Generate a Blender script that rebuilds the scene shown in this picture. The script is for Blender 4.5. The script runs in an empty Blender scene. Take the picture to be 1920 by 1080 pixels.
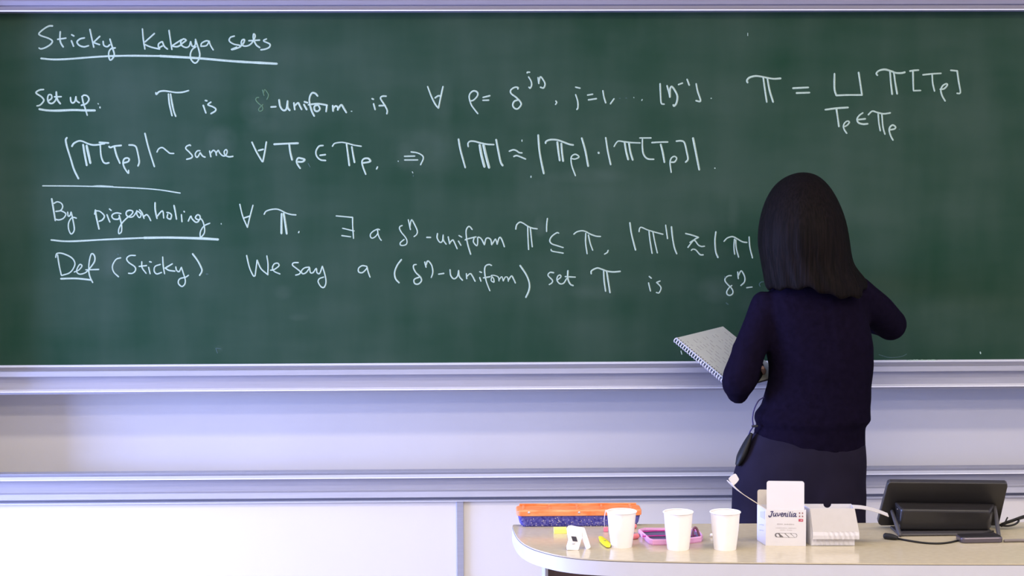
import bpy, bmesh, math, random
from mathutils import Vector, Matrix, noise

random.seed(7)
scene = bpy.context.scene
col = scene.collection
PI = math.pi
V = Vector

# ------------------------------------------------------------------ camera
FPX = 3360.0
CAM = V((0.0, -6.0, 1.65))
YAW, PITCH, ROLL = math.radians(1.3), -math.atan((540 - 317) / FPX), math.radians(-0.2)
fw = V((math.sin(YAW) * math.cos(PITCH), math.cos(YAW) * math.cos(PITCH), math.sin(PITCH)))
_r = V((math.cos(YAW), -math.sin(YAW), 0))
_u = _r.cross(fw)
RT = _r * math.cos(ROLL) + _u * math.sin(ROLL)
UP = _u * math.cos(ROLL) - _r * math.sin(ROLL)
cam_data = bpy.data.cameras.new('camera')
cam = bpy.data.objects.new('camera', cam_data)
col.objects.link(cam)
cam.matrix_world = Matrix(((RT.x, UP.x, -fw.x, CAM.x), (RT.y, UP.y, -fw.y, CAM.y), (RT.z, UP.z, -fw.z, CAM.z), (0, 0, 0, 1)))
cam_data.sensor_width = 36
cam_data.lens = FPX / 1920 * 36
cam_data.clip_end = 100
scene.camera = cam

# ------------------------------------------------------------------ world, lights, exposure
world = bpy.data.worlds.new('world')
scene.world = world
world.use_nodes = True
world.node_tree.nodes['Background'].inputs[0].default_value = (0.62, 0.72, 1.0, 1)
world.node_tree.nodes['Background'].inputs[1].default_value = 0.6


def area(name, loc, target, sx, sy, power, color):
    d = bpy.data.lights.new(name, 'AREA')
    d.shape = 'RECTANGLE'
    d.size, d.size_y, d.energy, d.color = sx, sy, power, color
    o = bpy.data.objects.new(name, d)
    o.location = loc
    o.rotation_euler = (V(target) - V(loc)).to_track_quat('-Z', 'Y').to_euler()
    col.objects.link(o)
    return o


area('board_light', (0.9, -2.6, 2.93), (0.9, -2.1, 0), 7.0, 0.25, 82, (1.0, 0.88, 0.70))
area('room_light', (0.9, -4.4, 2.93), (0.9, -3.8, 0), 7.0, 0.3, 100, (1.0, 0.88, 0.70))
area('rear_light', (0.9, -6.6, 2.93), (0.9, -5.6, 0), 7.0, 0.3, 92, (1.0, 0.88, 0.70))
area('window_light', (-4.42, -1.25, 0.95), (0.0, -1.25, 0.85), 2.1, 1.1, 570, (0.31, 0.42, 1.0))
scene.view_settings.view_transform = 'Standard'
scene.view_settings.look = 'None'
scene.view_settings.exposure = -0.05
scene.view_settings.gamma = 1.0
scene.view_settings.use_curve_mapping = False


# ------------------------------------------------------------------ pixel helpers
def ray(x, y):
    return fw + RT * ((x - 960) / FPX) - UP * ((y - 540) / FPX)


def at(x, y, Y):
    d = ray(x, y)
    return CAM + d * ((Y - CAM.y) / d.y)


def on(x, y, Z):
    d = ray(x, y)
    return CAM + d * ((Z - CAM.z) / d.z)


def srgb(r, g, b):
    f = lambda c: (c / 255 / 12.92) if c <= 10.3 else ((c / 255 + 0.055) / 1.055) ** 2.4
    return (f(r), f(g), f(b), 1)


# ------------------------------------------------------------------ materials
def mat(name, rgb, rough=0.6, metal=0.0, spec=0.4, var=0.0, scale=20.0, stretch=(1, 1, 1), bump=0.0, rgb2=None, alpha=1.0):
    m = bpy.data.materials.new(name)
    m.use_nodes = True
    nt = m.node_tree
    b = nt.nodes['Principled BSDF']
    b.inputs['Base Color'].default_value = srgb(*rgb)
    b.inputs['Roughness'].default_value = rough
    b.inputs['Metallic'].default_value = metal
    b.inputs['Specular IOR Level'].default_value = spec
    b.inputs['Alpha'].default_value = alpha
    if var > 0 or bump > 0 or rgb2:
        tc = nt.nodes.new('ShaderNodeTexCoord')
        mp = nt.nodes.new('ShaderNodeMapping')
        mp.inputs['Scale'].default_value = stretch
        nz = nt.nodes.new('ShaderNodeTexNoise')
        nz.inputs['Scale'].default_value = scale
        nz.inputs['Detail'].default_value = 5
        nt.links.new(tc.outputs['Object'], mp.inputs['Vector'])
        nt.links.new(mp.outputs['Vector'], nz.inputs['Vector'])
        if var > 0 or rgb2:
            cr = nt.nodes.new('ShaderNodeValToRGB')
            a = srgb(*rgb)
            if rgb2:
                c2 = srgb(*rgb2)
                cr.color_ramp.elements[0].position = 0.35
                cr.color_ramp.elements[1].position = 0.68
                cr.color_ramp.elements[0].color = a
                cr.color_ramp.elements[1].color = c2
            else:
                cr.color_ramp.elements[0].position = 0.3
                cr.color_ramp.elements[1].position = 0.7
                cr.color_ramp.elements[0].color = tuple(c * (1 - var) for c in a[:3]) + (1,)
                cr.color_ramp.elements[1].color = tuple(min(1, c * (1 + var)) for c in a[:3]) + (1,)
            nt.links.new(nz.outputs['Fac'], cr.inputs['Fac'])
            nt.links.new(cr.outputs['Color'], b.inputs['Base Color'])
        if bump > 0:
            bp = nt.nodes.new('ShaderNodeBump')
            bp.inputs['Strength'].default_value = bump
            bp.inputs['Distance'].default_value = 0.004
            nt.links.new(nz.outputs['Fac'], bp.inputs['Height'])
            nt.links.new(bp.outputs['Normal'], b.inputs['Normal'])
    return m


def board_material():
    m = mat('chalkboard_green', (58, 82, 74), rough=0.6, spec=0.12)
    nt = m.node_tree
    b = nt.nodes['Principled BSDF']
    N = nt.nodes.new
    L = nt.links.new
    tc = N('ShaderNodeTexCoord')

    def math_node(op, a, bb=None, clamp=False):
        n = N('ShaderNodeMath')
        n.operation = op
        n.use_clamp = clamp
        for i, v in enumerate((a, bb)):
            if v is None:
                continue
            if isinstance(v, (int, float)):
                n.inputs[i].default_value = v
            else:
                L(v, n.inputs[i])
        return n.outputs[0]

    def noise_node(scale, stretch, rot, detail=4, lo=0.35, hi=0.7):
        mp = N('ShaderNodeMapping')
        mp.inputs['Scale'].default_value = stretch
        mp.inputs['Rotation'].default_value = (0, rot, 0)
        L(tc.outputs['Object'], mp.inputs['Vector'])
        nz = N('ShaderNodeTexNoise')
        nz.inputs['Scale'].default_value = scale
        nz.inputs['Detail'].default_value = detail
        L(mp.outputs['Vector'], nz.inputs['Vector'])
        mr = N('ShaderNodeMapRange')
        mr.inputs['From Min'].default_value = lo
        mr.inputs['From Max'].default_value = hi
        L(nz.outputs['Fac'], mr.inputs['Value'])
        return mr.outputs['Result']

    # wiped chalk dust: broad clouds and soft strokes of the eraser
    dust = math_node('MULTIPLY', noise_node(1.6, (1, 1, 1), 0.0), 0.30)
    wipe = math_node('MULTIPLY', noise_node(3.0, (0.6, 1, 2.2), 0.5, 3), 0.25)
    wipe2 = math_node('MULTIPLY', noise_node(3.5, (2.2, 1, 0.5), -0.3, 3), 0.22)
    acc = math_node('ADD', math_node('ADD', dust, wipe), wipe2)
    sep = N('ShaderNodeSeparateXYZ')
    L(tc.outputs['Object'], sep.inputs['Vector'])
    grain = noise_node(14.0, (1, 1, 1), 0.0, 5, 0.3, 0.75)
    # smudges with a place of their own: (px, py, half width, half height, strength)
    for (px, py, hw, hh, s) in SMUDGES:
        c = at(px, py, 0)
        dx = math_node('DIVIDE', math_node('SUBTRACT', sep.outputs['X'], c.x), hw / 560)
        dz = math_node('DIVIDE', math_node('SUBTRACT', sep.outputs['Z'], c.z), hh / 560)
        p = 2.0
        d2 = math_node('ADD', math_node('MULTIPLY', dx, dx), math_node('MULTIPLY', dz, dz))
        f = math_node('SUBTRACT', 1.0, d2, True)
        f = math_node('MULTIPLY', f, math_node('ADD', math_node('MULTIPLY', grain, 0.9), 0.3))
        acc = math_node('ADD', acc, math_node('MULTIPLY', f, s))
    mix = N('ShaderNodeMix')
    mix.data_type = 'RGBA'
    mix.inputs['A'].default_value = srgb(19, 56, 36)
    mix.inputs['B'].default_value = srgb(68, 86, 73)
    L(math_node('MULTIPLY', acc, 1.0, True), mix.inputs['Factor'])
    L(mix.outputs['Result'], b.inputs['Base Color'])
    return m


SMUDGES = [(90, 72, 60, 34, 0.28), (800, 285, 75, 45, 0.26), (760, 292, 22, 28, 0.3), (415, 265, 34, 34, 0.4), (560, 200, 90, 50, 0.12),
           (1345, 542, 45, 30, 0.35), (1013, 424, 14, 22, 0.55), (205, 490, 40, 38, 0.25), (830, 190, 22, 60, 0.22), (1320, 420, 60, 40, 0.15),
           (475, 205, 30, 30, 0.3), (495, 235, 35, 18, 0.25), (530, 548, 20, 16, 0.3), (1110, 548, 50, 18, 0.2), (560, 595, 22, 8, 0.3),
           (1000, 345, 40, 60, 0.2), (1190, 80, 60, 40, 0.18), (1420, 568, 50, 22, 0.2), (1330, 470, 40, 20, 0.2), (1100, 330, 90, 16, 0.25),
           (1800, 600, 120, 60, 0.12), (1080, 440, 40, 40, 0.1), (1375, 400, 14, 40, 0.22), (1750, 180, 130, 90, 0.1), (410, 655, 10, 8, 0.3),
           (880, 500, 80, 26, 0.12), (350, 360, 40, 22, 0.2), (840, 450, 120, 40, 0.08)]

M = {}
M['board'] = board_material()
M['chalk'] = mat('white_chalk', (172, 192, 172), rough=0.95, spec=0.05, var=0.16, scale=420)
M['chalk_faint'] = mat('faint_chalk', (72, 94, 88), rough=0.95, spec=0.05, var=0.2, scale=300)
M['chalk_green'] = mat('rubbed_green_chalk', (88, 118, 88), rough=0.95, spec=0.05, var=0.2, scale=300)
M['alu'] = mat('brushed_aluminium', (170, 169, 176), rough=0.42, metal=0.25, spec=0.5, var=0.05, scale=6, stretch=(1, 30, 30))
M['alu_gleam'] = mat('aluminium_lip_gleam', (236, 235, 236), rough=0.3, metal=0.1, spec=0.6, var=0.02, scale=6, stretch=(1, 30, 30))  # paler aluminium: gleam of the ceiling light on rail lips, put into the colour
M['alu_dark'] = mat('aluminium_strip', (134, 131, 144), rough=0.5, metal=0.2, spec=0.4, var=0.05, scale=6, stretch=(1, 30, 30))
M['wall'] = mat('cream_wall', (216, 213, 212), rough=0.5, spec=0.3, var=0.02, scale=3)
M['white_board'] = mat('white_enamel', (226, 220, 210), rough=0.35, spec=0.4, var=0.015, scale=2)
M['room_wall'] = mat('room_paint', (222, 219, 214), rough=0.8, spec=0.2, var=0.02, scale=4)
M['ceiling'] = mat('ceiling_paint', (225, 224, 220), rough=0.9, spec=0.1, var=0.02, scale=8)
M['floor'] = mat('floor_linoleum', (168, 160, 152), rough=0.4, spec=0.4, var=0.12, scale=30)
M['laminate'] = mat('beige_laminate', (192, 180, 152), rough=0.18, spec=0.55, var=0.05, scale=60)
M['edge'] = mat('pale_edge_band', (196, 195, 200), rough=0.4, spec=0.4, var=0.02, scale=20)
M['seam'] = mat('dark_seam', (84, 78, 76), rough=0.6)
M['brown'] = mat('brown_wood_panel', (92, 70, 66), rough=0.5, var=0.25, scale=5, stretch=(8, 8, 0.6))
M['sweater'] = mat('navy_knit', (18, 13, 28), rough=0.95, spec=0.03, var=0.2, scale=60, bump=0.35)
M['trousers'] = mat('charcoal_navy_cloth', (34, 30, 43), rough=0.9, spec=0.04, var=0.14, scale=12, bump=0.2)
M['hair'] = mat('dark_brown_hair', (10, 8, 7), rough=0.6, spec=0.05, scale=60, stretch=(3, 3, 0.12), bump=0.45, rgb2=(24, 18, 17))
M['skin'] = mat('skin', (214, 168, 146), rough=0.55, spec=0.35, var=0.05, scale=30)
M['eye'] = mat('eye_white', (232, 228, 224), rough=0.2)
M['iris'] = mat('dark_iris', (36, 24, 20), rough=0.15)
M['lip'] = mat('lip', (176, 104, 98), rough=0.5)
M['shoe'] = mat('black_leather', (22, 20, 22), rough=0.4)
M['black'] = mat('black_plastic', (34, 32, 33), rough=0.38, spec=0.45, var=0.05, scale=40)
M['black_matte'] = mat('black_rubber', (15, 14, 14), rough=0.6)
M['cable_grey'] = mat('grey_cable', (112, 104, 102), rough=0.6)
M['dark_grey'] = mat('dark_grey_plastic', (66, 64, 66), rough=0.4)
M['paper_cup'] = mat('white_paper_cup', (240, 236, 232), rough=0.5, spec=0.3, var=0.01, scale=40)
M['card'] = mat('white_card', (214, 211, 214), rough=0.55, spec=0.25, var=0.015, scale=30)
M['card_grey'] = mat('card_grey_side', (190, 185, 182), rough=0.7, spec=0.15, var=0.02, scale=60)
M['card_inner'] = mat('raw_card_inside', (206, 196, 178), rough=0.8, spec=0.1, var=0.04, scale=80)
M['ink_blue'] = mat('navy_print', (48, 42, 92), rough=0.6)
M['ink_grey'] = mat('pale_grey_print', (178, 172, 174), rough=0.6)
M['ink_dark'] = mat('dark_grey_print', (104, 100, 102), rough=0.6)
M['ink_red'] = mat('red_print', (184, 70, 92), rough=0.6)
M['ink_brown'] = mat('red_brown_print', (142, 96, 98), rough=0.6)
M['ink_lilac'] = mat('pale_lilac_print', (196, 194, 232), rough=0.6)
M['orange'] = mat('orange_plastic', (226, 118, 58), rough=0.4, spec=0.4, rgb2=(240, 156, 104), scale=26, stretch=(1, 3, 3))
M['blue_plastic'] = mat('dusty_blue_plastic', (40, 38, 128), rough=0.5, rgb2=(98, 96, 172), scale=150)
M['dust'] = mat('chalk_dust_grey', (196, 186, 186), rough=0.9, var=0.1, scale=100)
M['silver'] = mat('silver_rivet', (210, 208, 210), rough=0.25, metal=0.9)
M['white_plastic'] = mat('white_plastic', (240, 238, 238), rough=0.35)
M['screen'] = mat('grey_lcd', (70, 68, 78), rough=0.2)
M['yellow'] = mat('pale_yellow', (244, 236, 120), rough=0.6, var=0.04, scale=40)
M['yellow2'] = mat('bright_yellow', (236, 222, 42), rough=0.5, var=0.05, scale=60)
M['pink_chalk'] = mat('salmon_chalk', (232, 130, 132), rough=0.9, var=0.08, scale=120)
M['red_tag'] = mat('pink_tag', (226, 120, 142), rough=0.7, var=0.05, scale=80)
M['pink'] = mat('pink_plastic', (234, 170, 212), rough=0.35, var=0.03, scale=30)
M['magenta'] = mat('magenta_elastic', (184, 40, 132), rough=0.6, var=0.15, scale=90)
M['slate'] = mat('slate_lining', (92, 86, 116), rough=0.5, var=0.08, scale=40)
M['mauve'] = mat('mauve_plastic', (128, 80, 92), rough=0.35, var=0.1, scale=60)
M['phone'] = mat('grey_violet_metal', (98, 91, 100), rough=0.25, metal=0.5)
M['paper'] = mat('notebook_paper', (190, 192, 180), rough=0.85, spec=0.1, var=0.03, scale=60)
M['pencil'] = mat('pencil_writing', (150, 146, 142), rough=0.9)
M['wire'] = mat('white_coil', (226, 224, 236), rough=0.35)
M['string'] = mat('tea_string', (238, 226, 232), rough=0.9)
M['glass'] = mat('window_glass', (240, 246, 250), rough=0.02, alpha=0.08)


# ------------------------------------------------------------------ mesh helpers
def obj(name, bm, material, parent=None, smooth=False, bevel=0.0, seg=2, subsurf=0):
    me = bpy.data.meshes.new(name)
    bmesh.ops.recalc_face_normals(bm, faces=bm.faces)
    bm.to_mesh(me)
    bm.free()
    mats = material if isinstance(material, (list, tuple)) else [material]
    for m in mats:
        me.materials.append(m)
    o = bpy.data.objects.new(name, me)
    col.objects.link(o)
    if smooth:
        for p in me.polygons:
            p.use_smooth = True
    if bevel:
        md = o.modifiers.new('bevel', 'BEVEL')
        md.width, md.segments, md.limit_method, md.angle_limit = bevel, seg, 'ANGLE', math.radians(40)
    if subsurf:
        md = o.modifiers.new('sub', 'SUBSURF')
        md.levels = md.render_levels = subsurf
    if parent:
        o.parent = parent
        o.matrix_parent_inverse = Matrix.Translation(-parent.location) if parent.rotation_euler.z == 0 and parent.scale.x == 1 else parent.matrix_basis.inverted()
    return o


def tag(o, label=None, cat=None, group=None, kind=None):
    for k, v in (('label', label), ('category', cat), ('group', group), ('kind', kind)):
        if v:
            o[k] = v
    return o


def thing(name, label, cat, loc, group=None):
    o = bpy.data.objects.new(name, None)
    o.location = loc
    o.empty_display_size = 0.05
    col.objects.link(o)
    return tag(o, label, cat, group)


def box(bm, x0, x1, y0, y1, z0, z1, mtx=None, mi=0):
    vs = [bm.verts.new(V((x, y, z)) if mtx is None else mtx @ V((x, y, z))) for z in (z0, z1) for y in (y0, y1) for x in (x0, x1)]
    for f in ((0, 2, 3, 1), (4, 5, 7, 6), (0, 1, 5, 4), (2, 6, 7, 3), (0, 4, 6, 2), (1, 3, 7, 5)):
        fc = bm.faces.new([vs[i] for i in f])
        fc.material_index = mi
    return vs


def prism(bm, pts, a, b, axis='x', mtx=None, mi=0):
    """closed polygon extruded along one axis from a to b"""
    def P(p, t):
        q = {'x': V((t, p[0], p[1])), 'y': V((p[0], t, p[1])), 'z': V((p[0], p[1], t))}[axis]
        return q if mtx is None else mtx @ q
    A = [bm.verts.new(P(p, a)) for p in pts]
    B = [bm.verts.new(P(p, b)) for p in pts]
    n = len(pts)
    fs = [bm.faces.new(A), bm.faces.new(B[::-1])]
    for i in range(n):
        fs.append(bm.faces.new((A[i], B[i], B[(i + 1) % n], A[(i + 1) % n])))
    for f in fs:
        f.material_index = mi


def loft(bm, rings, cap=True, closed=True, mi=0):
    R = [[bm.verts.new(p) for p in r] for r in rings]
    n = len(rings[0])
    for a, b in zip(R, R[1:]):
        for i in range(n if closed else n - 1):
            f = bm.faces.new((a[i], a[(i + 1) % n], b[(i + 1) % n], b[i]))
            f.material_index = mi
    if cap:
        bm.faces.new(R[0][::-1]).material_index = mi
        bm.faces.new(R[-1]).material_index = mi
    return R


def catmull(pts, n=6):
    if len(pts) < 3:
        return [V(p) for p in pts]
    P = [V(p) for p in pts]
    P = [P[0] * 2 - P[1]] + P + [P[-1] * 2 - P[-2]]
    out = []
    for i in range(1, len(P) - 2):
        p0, p1, p2, p3 = P[i - 1:i + 3]
        for k in range(n):
            t = k / n
            out.append(0.5 * (2 * p1 + (p2 - p0) * t + (2 * p0 - 5 * p1 + 4 * p2 - p3) * t * t + (3 * p1 - p0 - 3 * p2 + p3) * t ** 3))
    out.append(P[-2])
    return out


def tube(bm, pts, rad, n=10, smooth_n=5, flat=1.0, flat_axis=None, mi=0):
    """tube along points; rad a number or one per point; ends rounded"""
    if isinstance(rad, (int, float)):
        rad = [rad] * len(pts)
    Q = catmull([(*p, ) for p in pts], smooth_n) if len(pts) > 2 else [V(p) for p in pts]
    RR = [v.x for v in catmull([(r, 0, 0) for r in rad], smooth_n)] if len(pts) > 2 else list(rad)
    t0 = (Q[1] - Q[0]).normalized()
    ref = V((0, 0, 1)) if abs(t0.z) < 0.9 else V((1, 0, 0))
    if flat_axis is not None:
        ref = V(flat_axis)
    nrm = (ref - t0 * ref.dot(t0)).normalized()
    rings = []

    def ring(c, t, r):
        nonlocal nrm
        nrm = (nrm - t * nrm.dot(t))
        nrm = nrm.normalized() if nrm.length > 1e-6 else t.orthogonal().normalized()
        bb = t.cross(nrm)
        return [c + (nrm * math.cos(2 * PI * k / n) * flat + bb * math.sin(2 * PI * k / n)) * r for k in range(n)]
    for i, c in enumerate(Q):
        t = (Q[min(i + 1, len(Q) - 1)] - Q[max(i - 1, 0)])
        t = t.normalized() if t.length > 1e-9 else t0
        if i == 0:
            for a in (0.25, 0.7):
                rings.append(ring(c - t * RR[0] * (1 - a) * 0.9, t, RR[0] * math.sqrt(1 - (1 - a) ** 2)))
        rings.append(ring(c, t, RR[i]))
        if i == len(Q) - 1:
            for a in (0.7, 0.25):
                rings.append(ring(c + t * RR[-1] * (1 - a) * 0.9, t, RR[-1] * math.sqrt(1 - (1 - a) ** 2)))
    loft(bm, rings, mi=mi)


def lathe(bm, prof, c, n=40, mi=0):
    rings = [[V((c[0] + r * math.cos(2 * PI * k / n), c[1] + r * math.sin(2 * PI * k / n), c[2] + z)) for k in range(n)] for r, z in prof]
    loft(bm, rings, mi=mi)


def ball(bm, c, r, sx=1, sy=1, sz=1, n=14):
    rings = []
    for i in range(1, n):
        a = -PI / 2 + PI * i / n
        rings.append([V((c[0] + r * sx * math.cos(a) * math.cos(2 * PI * k / n), c[1] + r * sy * math.cos(a) * math.sin(2 * PI * k / n), c[2] + r * sz * math.sin(a))) for k in range(n)])
    loft(bm, rings)


def remesh(bm, voxel, smooth_iter=6, disp=0.0, dscale=8.0):
    """fuse overlapping closed pieces of bm into one continuous surface"""
    me = bpy.data.meshes.new('tmp')
    bmesh.ops.recalc_face_normals(bm, faces=bm.faces)
    bm.to_mesh(me)
    bm.free()
    o = bpy.data.objects.new('tmp', me)
    col.objects.link(o)
    md = o.modifiers.new('r', 'REMESH')
    md.mode, md.voxel_size = 'VOXEL', voxel
    sm = o.modifiers.new('s', 'SMOOTH')
    sm.iterations, sm.factor = smooth_iter, 0.5
    dg = bpy.context.evaluated_depsgraph_get()
    ev = o.evaluated_get(dg)
    out = bmesh.new()
    out.from_mesh(ev.to_mesh())
    ev.to_mesh_clear()
    bpy.data.objects.remove(o)
    bpy.data.meshes.remove(me)
    if disp:
        out.normal_update()
        for v in out.verts:
            d = noise.noise(v.co * dscale) * 0.7 + noise.noise(v.co * dscale * 2.3) * 0.4
            v.co += v.normal * d * disp
    return out


# ------------------------------------------------------------------ the setting
XL, XR, YB, H = -4.5, 4.2, -8.2, 3.0
bm = bmesh.new(); box(bm, XL, XR, 0.20, 0.35, 0, H)
tag(obj('wall_front', bm, M['wall']), kind='structure')
bm = bmesh.new(); box(bm, XL, XR, YB, 0.25, -0.1, 0)
tag(obj('floor', bm, M['floor']), kind='structure')
bm = bmesh.new(); box(bm, XL, XR, YB, 0.25, H, H + 0.1)
tag(obj('ceiling', bm, M['ceiling']), kind='structure')
bm = bmesh.new(); box(bm, XR, XR + 0.12, YB, 0.25, 0, H)
tag(obj('wall_right', bm, M['room_wall']), kind='structure')
bm = bmesh.new(); box(bm, XL, XR, YB - 0.12, YB, 0, H)
tag(obj('wall_back', bm, M['room_wall']), kind='structure')
# left wall with one window opening
WY0, WY1, WZ0, WZ1 = -2.35, -0.15, 0.35, 1.55
bm = bmesh.new()
box(bm, XL - 0.12, XL, YB, WY0, 0, H); box(bm, XL - 0.12, XL, WY1, 0.25, 0, H)
box(bm, XL - 0.12, XL, WY0, WY1, 0, WZ0); box(bm, XL - 0.12, XL, WY0, WY1, WZ1, H)
tag(obj('wall_left', bm, M['room_wall']), kind='structure')
bm = bmesh.new()
for a, b in ((WY0, WY0 + 0.05), (WY1 - 0.05, WY1), ((WY0 + WY1) / 2 - 0.025, (WY0 + WY1) / 2 + 0.025)):
    box(bm, XL - 0.09, XL - 0.03, a, b, WZ0, WZ1)
for a, b in ((WZ0, WZ0 + 0.05), (WZ1 - 0.05, WZ1)):
    box(bm, XL - 0.089, XL - 0.031, WY0, WY1, a, b)
tag(obj('window_1', bm, M['white_plastic']), kind='structure')
# guide post of the sliding boards, left of the picture
bm = bmesh.new(); box(bm, -1.83, -1.705, -0.04, 0.20, 0, 2.9)
tag(obj('trim_1', bm, M['alu']), kind='structure')
bm = bmesh.new(); box(bm, 2.22, 2.34, -0.02, 0.20, 0, 2.9)
tag(obj('trim_2', bm, M['alu']), kind='structure')

# ------------------------------------------------------------------ chalkboard (upper sliding board)
BX0, BX1 = -1.70, 2.2
cb = thing('chalkboard', 'green sliding chalkboard covered in white handwritten mathematics', 'chalkboard', (0.2, 0.05, 0.905))
bm = bmesh.new(); box(bm, BX0 + 0.02, BX1 - 0.02, 0.0, 0.03, 0.995, 2.18)
obj('writing_surface', bm, M['board'], cb)
# bottom rail profile in (y, z): lip, groove, nose, recess, lower lip
bm = bmesh.new()
prism(bm, [(0.03, 1.0008), (-0.001, 1.0008), (-0.008, 0.9970), (-0.008, 0.9958), (-0.0100, 0.9950), (-0.003, 0.9838), (-0.032, 0.983), (-0.042, 0.9675), (-0.041, 0.9660), (-0.010, 0.9655),
           (-0.010, 0.9195), (-0.030, 0.9150), (-0.030, 0.9125), (-0.020, 0.9115), (-0.016, 0.904), (0.03, 0.904)], BX0, BX1)
obj('bottom_rail', bm, M['alu'], cb, bevel=0.0012)
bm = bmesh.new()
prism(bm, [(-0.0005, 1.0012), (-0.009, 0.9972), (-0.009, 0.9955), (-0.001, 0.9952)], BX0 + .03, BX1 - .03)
obj('edge_strip', bm, M['alu_gleam'], cb)  # strip coloured paler to stand for the gleam along the lip
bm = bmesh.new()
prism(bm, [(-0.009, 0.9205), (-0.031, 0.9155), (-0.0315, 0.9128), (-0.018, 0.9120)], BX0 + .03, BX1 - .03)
obj('edge_strip', bm, M['alu_gleam'], cb)
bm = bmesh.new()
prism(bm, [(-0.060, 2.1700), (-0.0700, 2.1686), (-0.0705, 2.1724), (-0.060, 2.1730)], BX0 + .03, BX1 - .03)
obj('edge_strip', bm, M['alu_gleam'], cb)
# top rail
bm = bmesh.new()
prism(bm, [(0.03, 2.169), (-0.068, 2.169), (-0.069, 2.1725), (-0.060, 2.1735), (-0.060, 2.187), (-0.072, 2.188), (-0.074, 2.203), (-0.030, 2.2045), (-0.026, 2.255), (-0.05, 2.256), (-0.05, 2.27), (0.03, 2.27)], BX0, BX1)
obj('top_rail', bm, M['alu_dark'], cb, bevel=0.0012)
for sx, nm in ((BX0, 'side_rail'), (BX1 - 0.03, 'side_rail')):
    bm = bmesh.new(); box(bm, sx, sx + 0.03, -0.15, 0.03, 0.904, 2.27)
    obj(nm, bm, M['alu'], cb, bevel=0.003)
# spilt chalk dust on the ledge
bm = bmesh.new()
for i in range(26):
    x = 1702 + i * 2.1 + random.uniform(-2, 2)
    p = at(x, 676, -0.002)
    ball(bm, (p.x, -0.0028, 1.0006), random.uniform(0.0015, 0.004), 1.4, 0.5, 0.6, 6)
tag(obj('chalk_dust', bm, M['chalk'], cb), kind='stuff')

# ------------------------------------------------------------------ handwriting (traced in crop pixels: ox, oy, scale)
# each block: origin and scale, then strokes "x,y x,y ..." separated by ";"; "!w" sets the chalk width in pixels, "~" a faint stroke
TEXT = []


def T(label, *blocks):
    TEXT.append((label, blocks))


T('white chalk heading about sticky Kakeya sets, underlined',
  (50, 30, 8, '390,148 330,152 250,200 185,262 215,295 330,335 385,375 360,425 280,475 215,493 185,480;505,235 500,340 515,410 550,465;465,350 590,332;'
   '672,370 705,455;675,280 710,300;868,328 800,345 757,390 790,440 860,462 930,445;950,200 975,320 1008,468;1098,305 1010,390;1010,400 1095,430;'
   '1148,380 1160,440 1210,460 1250,430;1250,345 1290,480 1315,570 1300,625 1258,662 1235,620 1235,540 1270,490 1330,478'),
  (250, 30, 6.857, '118,165 130,300 150,425;272,225 150,335;135,360 230,400 340,425;365,330 325,360 330,405 375,385;375,330 400,390 440,425;'
   '460,185 480,320 497,430;620,305 495,385;490,385 560,395 610,375;610,365 660,330 680,310 645,295 612,330 625,380 680,405 720,385 738,330;738,330 760,390 795,375 800,320;'
   '800,300 845,440 855,510 830,580 790,605 745,560 735,490 760,430 805,395;870,390 880,350 935,320 980,325;870,390 940,380 975,330;975,325 995,380 1028,435;'
   '1300,258 1250,275 1235,320 1290,360 1385,385 1320,420 1260,432 1330,400;1385,385 1420,345 1430,305 1400,310 1390,355 1420,385 1480,380 1530,340 1568,260 1548,230 1545,290 1580,370 1625,405;'
   '1485,318 1625,310;1712,295 1675,320 1755,360 1750,400 1700,425 1640,435'),
  (0, 0, 1, '!4;77,109.5 100,111.5 130,110.5 190,106 240,104.5 300,105;!5;300,105 370,109 440,115 519,119.5'))
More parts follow.
